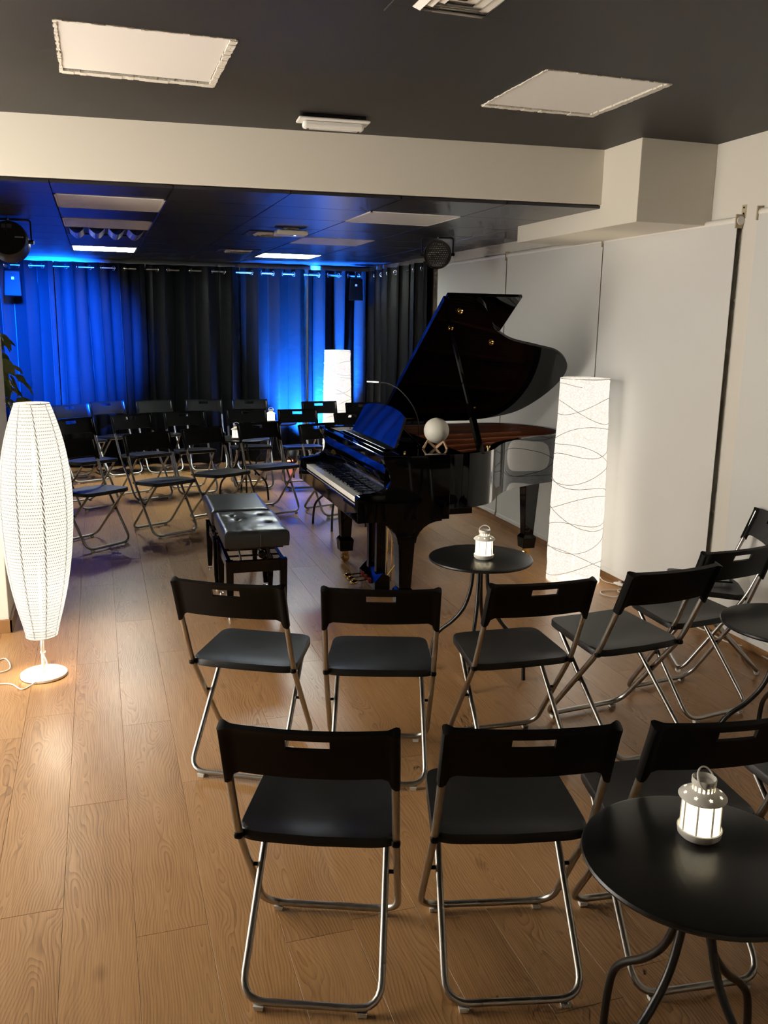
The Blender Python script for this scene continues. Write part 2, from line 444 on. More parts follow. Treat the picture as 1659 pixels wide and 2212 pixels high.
# plaster ceiling with the two square openings
holes = [(-0.083, 0.523, 3.41, 4.08), (1.722, 2.288, 3.345, 3.965)]
xs = sorted({X0, XW, *[h[0] for h in holes], *[h[1] for h in holes]})
ys = sorted({Y0, 5.2, *[h[2] for h in holes], *[h[3] for h in holes]})
mb = MB()
for i in range(len(xs) - 1):
    for j in range(len(ys) - 1):
        cx, cyy = (xs[i] + xs[i + 1]) / 2, (ys[j] + ys[j + 1]) / 2
        if not any(h[0] < cx < h[1] and h[2] < cyy < h[3] for h in holes):
            mb.box(xs[i], xs[i + 1], ys[j], ys[j + 1], ZC, ZC + 0.02)
ceil = struct(mb.build('ceiling', 'blackceil'))
rr = random.Random(3)
def ragged(x0, x1, y0, y1, z0, z1, axis):
    """torn plaster edge of an opening"""
    m_ = MB(); n = 26
    for i in range(n):
        a, b = i / n, (i + 1) / n
        j = rr.uniform(0.0, 0.006)
        if axis == 'x': m_.box(lerp(x0, x1, a), lerp(x0, x1, b), y0 - j, y1 + j * 0.6, z0 - rr.uniform(0, 0.003), z1)
        else: m_.box(x0 - j, x1 + j * 0.6, lerp(y0, y1, a), lerp(y0, y1, b), z0 - rr.uniform(0, 0.003), z1)
    return m_
for hi, (a, b, c_, d_) in enumerate(holes):
    fy, fx = (0.034, 0.016) if hi == 0 else (0.026, 0.022)
    for e in (ragged(a, b, d_ - fy, d_ + 0.004, ZC - 0.004, ZC + 0.02, 'x'), ragged(b - fx, b + 0.004, c_, d_, ZC - 0.004, ZC + 0.02, 'y'),
              ragged(a, b, c_ - 0.003, c_ + 0.003, ZC - 0.002, ZC + 0.02, 'x'), ragged(a - 0.003, a + 0.003, c_, d_, ZC - 0.002, ZC + 0.02, 'y')):
        e.build('opening_edge', 'rawedge', ceil)
    pz = ZC + 0.001
    t = thing('ceiling_hatch', ('white hatch panel with a dark gap along one edge in the black plaster ceiling' if hi == 0
              else 'white hatch panel in the black plaster ceiling close to the boxed duct'), 'ceiling hatch', ((a + b) / 2, (c_ + d_) / 2, pz), 0)
    wx, wy = (b - a) / 2, (d_ - c_) / 2
    MB().box(-wx + 0.004, wx - fx - 0.006, -wy + 0.004, wy - fy - (0.020 if hi == 0 else 0.005), 0, 0.012).build('panel', 'panel', t, bevel=0.001)
    MB().box(-wx, wx, -wy, wy, 0.020, 0.024).build('backing', 'tgrid', t)

# tiled ceiling of the rear half: dark backing with each tile hung below it
rear = struct(MB().prism([(X0B, y_beam(X0B) + 0.03), (XW, y_beam(XW) + 0.03), (XW, YB), (X0B, YB)], ZT + 0.016, ZT + 0.04).build('ceiling_rear', 'tgrid'))
TX = [-0.19 + 0.603 * i for i in range(-3, 7)]
TY = [5.36 + 0.61 * i for i in range(-1, 10)]
special = {}
def tile_at(i, j):
    xa, xb = max(TX[i], X0B), min(TX[i + 1], XW)
    ya, yb = TY[j], min(TY[j + 1], YB)
    return xa, xb, ya, yb
col = {'a': 3, 'c': 6, 'm': 5}              # columns -0.19..0.413, 1.619..2.222, 1.016..1.619
special = {(3, 1): 'p', (3, 3): 'p', (3, 4): 'louvre', (6, 1): 'p', (6, 4): 'p', (3, 7): 'lit', (6, 7): 'lit'}
tmesh = {}
for i in range(len(TX) - 1):
    for j in range(len(TY) - 1):
        xa, xb, ya, yb = tile_at(i, j)
        if xb - xa < 0.03 or yb - ya < 0.03 or (i, j) in special: continue
        g_ = 0.003
        if j == 0:
            MB().prism([(xa + g_, y_beam(xa) + 0.012), (xb - g_, y_beam(xb) + 0.012), (xb - g_, yb - g_), (xa + g_, yb - g_)], ZT, ZT + 0.015).build('ceiling_tile', 'tile', rear)
            continue
        key = (round(xb - xa, 3), round(yb - ya, 3))
        if key not in tmesh:
            o = MB().box(-key[0] / 2 + g_, key[0] / 2 - g_, -key[1] / 2 + g_, key[1] / 2 - g_, 0, 0.015).build('ceiling_tile', 'tile', rear, bevel=0.002, seg=1)
            tmesh[key] = o.data
        else:
            o = bpy.data.objects.new('ceiling_tile', tmesh[key]); C.objects.link(o); o.parent = rear
        o.location = ((xa + xb) / 2, (ya + yb) / 2, ZT)
names = {(3, 1): 'white unlit square panel in the dark tiled ceiling, nearest the beam on the curtain corner side',
         (3, 3): 'white unlit square panel in the dark tiled ceiling beside the louvred fitting',
         (6, 1): 'white unlit square panel in the dark tiled ceiling, between the beam and the round stage light with pale dots',
         (6, 4): 'white unlit square panel in the dark tiled ceiling, next one before the lit panel over the paper lamp',
         (3, 7): 'bright lit square ceiling panel on the deep blue side of the curtains',
         (6, 7): 'bright lit square ceiling panel on the paper lamp side of the curtains'}
for (i, j), kd in special.items():
    xa, xb, ya, yb = tile_at(i, j)
    cx, cyy = (xa + xb) / 2, (ya + yb) / 2
    hx, hy = (xb - xa) / 2 - 0.004, (yb - ya) / 2 - 0.004
    if kd == 'louvre':
        t = thing('louvre_light', 'unlit louvred ceiling light with curved reflectors in the dark tiled ceiling', 'ceiling light', (cx, cyy, ZT))
        MB().box(-hx, hx, -hy, hy, 0.005, 0.016).build('housing', 'tgrid', t)
        fr_ = MB().box(-hx, hx, -hy, -hy + 0.02, -0.004, 0.01).box(-hx, hx, hy - 0.02, hy, -0.004, 0.01).box(-hx, -hx + 0.02, -hy, hy, -0.004, 0.01).box(hx - 0.02, hx, -hy, hy, -0.004, 0.01)
        fr_.build('frame', 'tgrid', t)
        for q in range(4):
            x_ = lerp(-hx + 0.08, hx - 0.08, q / 3)
            arc = [(x_ - 0.06 + 0.12 * u / 8, -0.045 * math.sin(PI * u / 8) + 0.004) for u in range(9)]
            m_ = MB()
            for (a, z_), (b, z2) in zip(arc, arc[1:]):
                m_.add([(a, -hy + 0.05, z_), (b, -hy + 0.05, z2), (b, hy - 0.05, z2), (a, hy - 0.05, z_)], [(0, 1, 2, 3)])
            m_.build('reflector', 'reflect', t, smooth=60)
        continue
    t = thing('ceiling_panel' if kd == 'p' else 'ceiling_light', names[(i, j)], 'ceiling panel' if kd == 'p' else 'ceiling light', (cx, cyy, ZT))
    MB().box(-hx + 0.012, hx - 0.012, -hy + 0.012, hy - 0.012, -0.002, 0.006).build('diffuser', 'panel' if kd == 'p' else 'lit', t)
    MB().box(-hx, hx, -hy, -hy + 0.011, -0.004, 0.014).box(-hx, hx, hy - 0.011, hy, -0.004, 0.014).box(-hx, -hx + 0.011, -hy, hy, -0.004, 0.014).box(hx - 0.011, hx, -hy, hy, -0.004, 0.014).build('frame', 'white' if kd == 'lit' else 'panel', t)

# air diffusers
def diffuser(name, label, x, y, z, s, dark):
    t = thing(name, label, 'air vent', (x, y, z))
    if dark:
        h = s + 0.07
        MB().box(-h, h, -h, -s, -0.006, 0).box(-h, h, s, h, -0.006, 0).box(-h, -s, -s, s, -0.006, 0).box(s, h, -s, s, -0.006, 0).build('surround', 'blackceil', t, bevel=0.001)
    for q in range(4):
        a, b = s * (1 - 0.24 * q), s * (1 - 0.24 * q - 0.16)
        z0_, z1_ = -0.004 + 0.001 * q, -0.020 + 0.004 * q
        vs = []
        for hh, zz in ((a, z0_), (b, z1_)): vs += [(-hh, -hh, zz), (hh, -hh, zz), (hh, hh, zz), (-hh, hh, zz)]
        MB().add(vs, [(0, 1, 5, 4), (1, 2, 6, 5), (2, 3, 7, 6), (3, 0, 4, 7)]).build('vane', 'panel', t)
    MB().box(-s, s, -s, s, -0.002, 0.0).build('core', 'white', t)
diffuser('air_diffuser', 'white square air diffuser in a dark surround on the black plaster ceiling', 1.115, 2.735, ZC, 0.125, True)
diffuser('air_diffuser', 'small white air diffuser beside the white access point on the tiled ceiling', 1.32, 7.02, ZT, 0.125, True)
diffuser('air_diffuser', 'small white air diffuser between the two lit ceiling panels', 1.34, 8.86, ZT, 0.125, True)

# emergency light under the plaster ceiling
t = thing('emergency_light', 'flat white emergency light under the black ceiling by the beam', 'light fitting', (1.145, 4.44, ZC), math.radians(-4))
MB().box(-0.155, 0.155, -0.045, 0.045, -0.022, 0).build('housing', 'softblack', t, bevel=0.004)
MB().box(-0.175, 0.175, -0.058, 0.058, -0.030, -0.018).build('base_plate', 'whitepl', t, bevel=0.006)
MB().box(-0.150, 0.150, -0.032, 0.032, -0.062, -0.028).build('cover', 'whitepl', t, bevel=0.014)
for sx in (-1, 1): MB().lathe([(0.006, 0), (0.006, 0.02)], 10, (sx * 0.125, 0.0, -0.066)).build('lamp_clip', 'grill', t, smooth=40)
MB().box(-0.12, 0.12, -0.006, 0.006, -0.0655, -0.060).build('tube', 'ledoff', t, bevel=0.003)

# access point
t = thing('access_point', 'white wireless access point box hung under the tiled ceiling', 'access point', (1.385, 6.60, ZT))
MB().box(-0.055, 0.055, -0.03, 0.03, -0.016, 0).build('mount', 'panel', t)
MB().box(-0.115, 0.115, -0.085, 0.085, -0.052, -0.014).build('body', 'whitepl', t, bevel=0.014, seg=3)
MB().lathe([(0.007, -0.0535), (0.007, -0.0505)], 12, (0.02, -0.05, 0)).build('status_lamp', 'greenled', t)

# roller blinds along the right wall
def blind(label, ya, yb, x, ztop, zbot, brackets):
    t = thing('roller_blind', label, 'roller blind', (x, (ya + yb) / 2, zbot))
    h = (yb - ya) / 2; Z = ztop - zbot
    MB().box(-0.0012, 0.0012, -h + 0.002, h - 0.002, 0.03, Z).build('fabric', 'blind', t)
    MB().box(-0.008, 0.008, -h + 0.002, h - 0.002, 0.0, 0.032).build('hem_bar', 'blind', t, bevel=0.004)
    MB().tube([(0.016, -h + 0.008, Z + 0.004), (0.016, h - 0.008, Z + 0.004)], 0.021, 16).build('roller', 'white', t, smooth=50)
    for s_ in brackets:
        y = s_ * (h - 0.004)
        b_ = MB().prism([(-0.012, -0.035), (0.038, -0.035), (0.038, 0.035), (-0.012, 0.035)] , -0.004, 0.004, lambda a, b, c: (a, y + c, Z + b)).build('bracket', 'cream', t, bevel=0.0015)
        MB().box(0.036, 0.04, y - 0.02, y + 0.02, Z + 0.015, Z + 0.085).build('bracket_plate', 'cream', b_, bevel=0.003)
        for dz in (0.04, 0.07): MB().lathe([(0.005, 0), (0.005, 0.003)], 8, (0.035, y, Z + dz), Matrix.Rotation(-PI / 2, 3, 'Y')).build('screw', 'softblack', b_)
        MB().lathe([(0.022, 0), (0.022, 0.01)], 14, (0.016, y, Z + 0.004), Matrix.Rotation(PI / 2, 3, 'X')).build('end_cap', 'whitepl', b_, smooth=40)
blind('white roller blind next to the black curtains, partly behind the raised piano lid', 6.835, 8.39, 3.235, 2.235, 0.06, (-1, 1))
blind('white roller blind behind the piano tail and lid', 5.342, 6.80, 3.225, 2.235, 0.06, (-1,))
blind('white roller blind behind the tall paper lamp beside the piano', 4.03, 5.335, 3.225, 2.235, 0.05, (-1,))
blind('white roller blind beyond the bare wall strip, behind the folding chair with the phone', 1.9, 3.895, 3.235, 2.262, 0.05, (-1, 1))

# curtains
def curtain(label, p0, p1, seed, ztop, rod_off=0.0, hem=0.02, grp='black curtains'):
    r_ = random.Random(seed)
    a, b = Vector(p0), Vector(p1); L = (b - a).length; d = (b - a).normalized(); nrm = Vector((-d.y, d.x, 0))
    t = thing('curtain', label, 'curtain', (a.x, a.y, 0))
    lam = 0.25; ns = int(L / lam * 22); nz = 26
    ph = [r_.uniform(0, 10) for _ in range(4)]
    vs, fs = [], []
    for iz in range(nz + 1):
        q = iz / nz; z = lerp(hem, ztop, q); low = 1 - q
        for i in range(ns + 1):
            s = L * i / ns
            nA = noise.noise(Vector((s * 2.1, seed * 3.7, z * 0.28))); nB = noise.noise(Vector((s * 5.0, seed * 1.3, z * 0.5 + 7)))
            nC = noise.noise(Vector((s * 1.7, seed * 9.1, 2.0)))
            phase = 2 * PI * s / lam + 1.3 * nC + low * (1.6 * nA)
            amp = 0.062 * (1 + 0.55 * noise.noise(Vector((s * 3.3, seed * 5.3, 4.0))) + low * 0.5 * nB)
            off = amp * math.sin(phase) + low * (0.030 * math.sin(phase * 0.5 + ph[0]) + 0.05 * nA) + 0.006 * math.sin(phase * 3 + ph[1]) + 0.004 * noise.noise(Vector((s * 9, z * 9, seed)))
            edge = min(1, s / 0.06, (L - s) / 0.06)
            p = d * (s + 0.022 * math.sin(2 * phase) * edge + low * 0.04 * nB * edge) + nrm * off
            vs.append((p.x, p.y, z))
    for iz in range(nz):
        for i in range(ns):
            k_ = iz * (ns + 1) + i
            fs.append((k_, k_ + 1, k_ + ns + 2, k_ + ns + 1))
    MB().add(vs, fs).build('fabric', 'curtain', t, smooth=180)
    gm = None
    for i in range(int(L / lam * 2)):
        s = lam / 2 * (i + 0.5) 
        # ring where the cloth crosses the rod
        s0 = lam / 2 * round(s / (lam / 2) + 0.01)
        if s0 < 0.04 or s0 > L - 0.04: continue
        if gm is None:
            ring = [(0.024 * math.cos(2 * PI * j / 16), 0, 0.024 * math.sin(2 * PI * j / 16)) for j in range(16)]
            o = MB().tube(ring, 0.006, 8, closed=True).build('grommet', 'chrome', t, smooth=60); gm = o.data
        else:
            o = bpy.data.objects.new('grommet', gm); C.objects.link(o); o.parent = t
        p = d * s0; o.location = (p.x, p.y, ztop - 0.055)
        sgn = 1 if round(s0 / (lam / 2)) % 2 == 0 else -1
        o.rotation_euler = (0, 0, math.atan2(d.y, d.x) + PI / 2 - sgn * 0.75)
    return t
YC = 10.60
segs = [(-1.40, -0.42), (-0.41, 0.55), (0.56, 1.62), (1.63, 2.42), (2.43, 3.19)]
labs = ['black satin curtain in the dark corner behind the hanging speaker by the plant', 'black satin curtain panel glowing deep blue, with the speaker by the plant at its edge',
        'black satin curtain panel hanging unlit between the two blue-lit stretches', 'black satin curtain panel lit blue from the floor light beside the far paper lamp', 'black satin curtain panel lit blue right behind the far paper lamp']
for i, ((a, b), lb) in enumerate(zip(segs, labs)): curtain(lb, (a, YC, 0), (b, YC, 0), 3 + i * 5, 2.285)
curtain('black satin curtain on the side wall, between the corner speaker and the round stage light', (3.185, 10.57, 0), (3.185, 9.45, 0), 41, 2.285)
curtain('black satin curtain on the side wall, touching the first white roller blind', (3.185, 9.44, 0), (3.185, 8.46, 0), 47, 2.285)
t = thing('curtain_rod', 'straight metal rod carrying the curtains along the back wall', 'curtain rod', (0.8, YC, 2.23))
MB().tube([(-2.25, 0, 0), (2.36, 0, 0)], 0.011, 10).build('rod', 'steel', t, smooth=60)
for x in (-1.2, 0.0, 1.2, 2.25): MB().box(x - 0.008, x + 0.008, 0, YB - YC, -0.008, 0.008).build('rod_bracket', 'softblack', t)
t = thing('curtain_rod', 'short metal rod carrying the curtains on the side wall', 'curtain rod', (3.185, 9.45, 2.23))
MB().tube([(0, -1.0, 0), (0, 1.05, 0)], 0.011, 10).build('rod', 'steel', t, smooth=60)
for y in (-0.9, 0.9): MB().box(0, XW - 3.185, y - 0.008, y + 0.008, -0.008, 0.008).build('rod_bracket', 'softblack', t)

# wall-hung loudspeakers
def speaker(label, x, y, z, rz, tilt):
    t = thing('wall_speaker', label, 'loudspeaker', (x, y, z), rz)
    R = Matrix.Rotation(tilt, 3, 'X')
    fr = lambda v: tuple(R @ Vector(v))
    vs = [(-0.085, -0.09, -0.13), (0.085, -0.09, -0.13), (0.055, 0.09, -0.13), (-0.055, 0.09, -0.13), (-0.075, -0.07, 0.12), (0.075, -0.07, 0.12), (0.045, 0.09, 0.12), (-0.045, 0.09, 0.12)]
    MB().add([fr(v) for v in vs], [(0, 3, 2, 1), (4, 5, 6, 7), (0, 1, 5, 4), (1, 2, 6, 5), (2, 3, 7, 6), (3, 0, 4, 7)]).build('cabinet', 'spk', t, bevel=0.01)
    MB().add([fr(v) for v in ((-0.012, -0.082, 0.035), (0.012, -0.082, 0.035), (0.012, -0.080, 0.058), (-0.012, -0.080, 0.058))], [(0, 1, 2, 3)]).build('badge', 'mark', t).location.y = -0.004
    MB().tube([(0, 0.02, 0.11), (0, 0.06, 0.17), (0, 0.18, 0.19)], 0.014, 8).build('wall_arm', 'parblack', t, smooth=60)
speaker('small black loudspeaker hung in the curtain corner, above the far paper lamp', 2.94, 10.30, 2.075, math.radians(-14), math.radians(10))
speaker('small black loudspeaker hung in front of the blue-lit curtain, above the plant', -0.80, 9.90, 2.03, math.radians(16), math.radians(10))
# ================================================================== FOLDING CHAIRS
def make_chair(name, handle=True):
    t = thing(name, 'x', 'chair')
    # front leg frame: one tube from the backrest down past the seat to the floor bar in front
    fp = fillet([(-0.2, -0.246, 0.765), (-0.2, -0.2051, 0.64), (-0.2, -0.119, 0.425), (-0.197, 0.16, 0.0215), (0.197, 0.16, 0.0215), (0.2, -0.119, 0.425), (0.2, -0.2051, 0.64), (0.2, -0.246, 0.765)],
                [0, 0.02, 0.06, 0.07, 0.07, 0.06, 0.02, 0], 6)
    MB().tube(fp, 0.0102, 10).build('front_leg_frame', 'steel', t, smooth=60)
    rp_ = fillet([(-0.163, 0.150, 0.412), (-0.176, -0.2251, 0.0205), (0.176, -0.2251, 0.0205), (0.163, 0.150, 0.412)], 0.065, 6)
    MB().tube(rp_, 0.0096, 10).build('rear_leg_frame', 'steel', t, smooth=60)
    MB().tube([(-0.165, 0.150, 0.414), (0.165, 0.150, 0.414)], 0.007, 8).build('seat_bar', 'steel', t, smooth=60)
    for sx in (-1, 1):
        MB().tube([(sx * 0.176, 0.0, 0.253), (sx * 0.205, 0.0, 0.253)], 0.0055, 8).build('pivot_spacer', 'plastic', t, smooth=60)
    for x, y in ((-0.153, 0.16), (0.153, 0.16), (-0.13, -0.2251), (0.13, -0.2251)):
        MB().frus((x, y), 0.022, 0.016, 0.0, 0.026, 0.022, 0.014).build('foot_pad', 'pad', t)
    # seat: dished plastic shell
    N = 48
    def outline(sc, j):
        a = 2 * PI * j / N; c, s = math.cos(a), math.sin(a); e = 0.21
        px = math.copysign(abs(c) ** e, c); py = math.copysign(abs(s) ** e, s)
        px *= sc; py *= sc
        tt = (py + 1) / 2
        hx = lerp(0.207, 0.188, tt)
        y = lerp(-0.112, 0.190, tt) - 0.024 * (1 - px * px) * (1 - tt) ** 2 * (1 if sc > 0 else 0)
        x = px * hx
        dish = 0.012 * (1 - min(1, abs(px)) ** 2.5) * math.sin(PI * min(1, tt * 0.9 + 0.1)) if handle else 0.004 * (1 - px * px)
        back = 0.010 * sstep(0.28, 0.0, tt) * (1 - px * px)
        z = lerp(0.424, 0.4444, tt) - dish + back
        return x, y, z
    vs, fs = [], []
    rings = [1.0, 0.985, 0.93, 0.84, 0.72, 0.58, 0.42, 0.26, 0.1]
    for sc in rings:
        for j in range(N):
            x, y, z = outline(sc, j)
            vs.append((x, y, z - (0.004 if sc == 1.0 else 0)))
    top = len(vs); x, y, z = outline(0.0001, 0); vs.append((0, lerp(-0.112, 0.19, 0.5), lerp(0.424, 0.4444, 0.5) - (0.012 if handle else 0.004)))
    low = len(vs)
    for sc, dz in ((1.0, -0.026), (0.965, -0.026)):
        for j in range(N):
            x, y, z = outline(sc, j); vs.append((x, y, z + dz))
    for j in range(N):
        x, y, z = outline(0.965, j); vs.append((x, y, z - 0.010))
    bot = len(vs); vs.append((0, 0.03, 0.418))
    R_ = len(rings)
    for i in range(R_ - 1):
        for j in range(N): fs.append((i * N + j, i * N + (j + 1) % N, (i + 1) * N + (j + 1) % N, (i + 1) * N + j))
    for j in range(N): fs.append(((R_ - 1) * N + j, (R_ - 1) * N + (j + 1) % N, top))
    for j in range(N):
        a = j; b = (j + 1) % N
        fs.append((b, a, low + a, low + b)); fs.append((low + b, low + a, low + N + a, low + N + b)); fs.append((low + N + b, low + N + a, low + 2 * N + a, low + 2 * N + b)); fs.append((low + 2 * N + b, low + 2 * N + a, bot))
    MB().add(vs, fs).build('seat', 'seatp', t, smooth=50)
    for sx in (-1, 1):
        MB().box(sx * 0.200 - 0.0115, sx * 0.200 + 0.0115, -0.127, -0.105, 0.402, 0.422).build('seat_lug', 'plastic', t, bevel=0.008, seg=3)
    # backrest: bent plastic panel with its grip slot
    ss = [-1, -0.985, -0.95, -0.91, -0.87, -0.80, -0.68, -0.54, -0.38, -0.245, -0.12, 0.0, 0.12, 0.245, 0.38, 0.54, 0.68, 0.80, 0.87, 0.91, 0.95, 0.985, 1]
    qs = [0, 0.06, 0.25, 0.45, 0.635, 0.845, 0.94, 1.0]
    def pt(s, q, side):
        zb = 0.645 - 0.032 * sstep(0.84, 0.93, abs(s)); zt = 0.780 - 0.004 * sstep(0.96, 1.0, abs(s))
        z = lerp(zb, zt, q)
        x = s * 0.2111
        y = lerp(-0.2035, -0.252, (z - 0.64) / 0.14) - 0.026 * (1 - s * s)
        th = 0.0045 + 0.009 * sstep(0.86, 0.95, abs(s)) + 0.003 * sstep(0.9, 1.0, q)
        th *= 0.6 if abs(s) == 1 else 1
        return (x, y + side * th, z + side * th * 0.33)
    nc, nr = len(ss), len(qs); vs, fs = [], []
    for side in (1, -1):
        for q in qs:
            for s in ss: vs.append(pt(s, q, side))
    hole = lambda i, j: handle and 0 <= j < nr - 1 and qs[j] == 0.635 and -0.25 < ss[i] < 0.24
    inside = lambda i, j: 0 <= i < nc - 1 and 0 <= j < nr - 1 and not hole(i, j)
    B = nc * nr; V = lambda i, j: j * nc + i
    for j in range(nr - 1):
        for i in range(nc - 1):
            if not inside(i, j): continue
            fs.append((V(i, j), V(i + 1, j), V(i + 1, j + 1), V(i, j + 1)))
            fs.append((B + V(i, j), B + V(i, j + 1), B + V(i + 1, j + 1), B + V(i + 1, j)))
            for (di, dj, a, b) in ((-1, 0, (i, j), (i, j + 1)), (1, 0, (i + 1, j + 1), (i + 1, j)), (0, -1, (i + 1, j), (i, j)), (0, 1, (i, j + 1), (i + 1, j + 1))):
                if not inside(i + di, j + dj): fs.append((V(*a), V(*b), B + V(*b), B + V(*a)))
    MB().add(vs, fs).build('backrest', 'plastic', t, smooth=38)
    return t

GF, GA = 'folding chairs facing the piano', 'folding chairs facing the bench'
chairs = [
 # x, y, rot, slot, group, label, scale
 (0.509, 2.051, -21.9, 1, GF, 'black folding chair alone behind the chair that backs onto the piano bench', 1),
 (0.972, 1.927, -13.1, 1, GF, 'black folding chair whose seat corner touches the round table with the big lantern', 1),
 (1.429, 1.840, -6.6, 1, GF, 'black folding chair mostly hidden behind the round table with the big lantern', 1),
 (1.965, 1.800, 4.0, 1, GF, 'black folding chair of which only a seat corner and leg show past the lantern table', 1),
 (0.517, 3.230, -28.8, 1, GF, 'black folding chair turned askew right behind the tufted piano bench', 1),
 (0.976, 3.037, -17.6, 1, GF, 'black folding chair between the piano bench and the small lantern table, backed toward us', 1),
 (1.505, 2.980, -2.5, 1, GF, 'black folding chair directly in front of the small round lantern table', 1),
 (2.007, 3.010, 5.6, 0, GF, 'black folding chair with solid backrest and flat seat, beside the tall paper lamp', (1.023, 1.22, 1.023)),
 (2.506, 3.207, 7.6, 1, GF, 'black folding chair behind the empty round table, next to the chair with the phone', 1),
 (2.90, 3.565, 66.0, 1, GF, 'black folding chair against the blinds with a phone lying on its seat', 1),
 (-0.081, 6.831, 217.2, 0, GA, 'black folding chair with solid backrest and blue-lit seat, next to the woven lamp', 1),
 (0.457, 7.125, 207.0, 0, GA, 'black folding chair with solid backrest, second in the row closest to the bench', 1),
 (0.941, 7.419, 209.8, 0, GA, 'black folding chair with solid backrest, right beyond the piano bench', 1),
 (1.428, 7.683, 198.5, 1, GA, 'black folding chair closest to the keyboard end of the piano, fully in view', 1),
 (1.953, 7.529, 199.0, 1, GA, 'black folding chair half hidden behind the bass end of the keyboard', 1),
 (-0.121, 8.313, 213.0, 1, GA, 'black folding chair in the second row beside the woven lamp, slot showing blue', 1),
 (0.384, 8.606, 206.0, 1, GA, 'black folding chair in the second row behind the solid-backed chair nearest the woven lamp gap', 1),
 (0.851, 8.791, 192.2, 1, GA, 'black folding chair in the middle of the second row before the unlit curtain', 1),
 (1.450, 8.933, 181.0, 1, GA, 'black folding chair in the second row with a lantern glowing at its shoulder', 1),
 (1.959, 8.836, 178.0, 1, GA, 'black folding chair in the second row in front of the bright blue curtain light', 1),
 (2.495, 8.431, 190.0, 1, GA, 'black folding chair in front of the far paper lamp, behind the music desk', 1),
 (-0.190, 9.700, 207.0, 1, GA, 'black folding chair of the last row closest to the plant', 1),
 (0.171, 10.03, 205.0, 1, GA, 'black folding chair of the last row against the last blue curtain fold', 1),
 (0.631, 10.10, 193.0, 0, GA, 'black folding chair of the last row with a solid backrest and no grip slot', 1),
 (1.144, 10.13, 181.0, 1, GA, 'black folding chair of the last row against the unlit curtain', 1),
 (1.660, 10.06, 180.0, 1, GA, 'black folding chair of the last row just behind the far lantern', 1),
 (2.43, 9.72, 184.0, 1, GA, 'black folding chair of the last row backed against the far paper lamp', 1),
 (2.88, 9.50, 180.0, 1, GA, 'black folding chair of the last row between the far paper lamp and the side curtain', 1),
]
protos = {}
for x, y, a, h, grp, lb, sc in chairs:
    if h not in protos: protos[h] = t = make_chair('folding_chair', bool(h))
    else: t = copy_tree(protos[h])
    t.location = (x, y, 0); t.rotation_euler = (0, 0, math.radians(a)); t.scale = sc if isinstance(sc, tuple) else (sc, sc, sc)
    tag(t, lb, 'chair', grp)

# ================================================================== ROUND TABLES
def make_table():
    t = thing('bistro_table', 'x', 'table')
    MB().lathe([(0.0, 0.582), (0.238, 0.582), (0.247, 0.585), (0.2495, 0.5905), (0.247, 0.596), (0.240, 0.5985), (0.0, 0.5985)], 64, cap0=False, cap1=False).build('table_top', 'blackmetal', t, smooth=40)
    MB().box(-0.055, 0.055, -0.055, 0.055, 0.574, 0.583).build('mounting_plate', 'blackmetal', t)
    for k in range(4):
        a = PI / 4 + k * PI / 2
        pr = [(0.034, 0.578), (0.036, 0.50), (0.046, 0.42), (0.074, 0.335), (0.125, 0.265), (0.180, 0.215), (0.212, 0.17), (0.226, 0.10), (0.232, 0.0)]
        MB().tube(spline([(r_ * math.cos(a), r_ * math.sin(a), z) for r_, z in pr], 5), 0.0095, 10).build('leg', 'blackmetal', t, smooth=60)
    return t
tables = [
 (1.698, 3.730, 12, 'small round black table with a lantern, beside the piano'),
 (2.451, 2.548, 20, 'round black table with nothing on it, in front of the chair row by the blinds'),
 (1.160, 1.370, 58, 'round black table with the big lantern, in front of the nearest chair row'),
 (1.270, 8.290, 30, 'round black table beyond the bench, its lantern half hidden by a backrest'),
 (1.800, 9.520, 10, 'round black table between the last two rows, lantern on it against the curtain'),
 (1.880, 7.035, 15, 'round black table half hidden behind the bass end of the piano'),
]
tp = None
for x, y, a, lb in tables:
    if tp is None: tp = t = make_table()
    else: t = copy_tree(tp)
    t.location = (x, y, 0); t.rotation_euler = (0, 0, math.radians(a)); tag(t, lb, 'table', 'round black bistro tables')

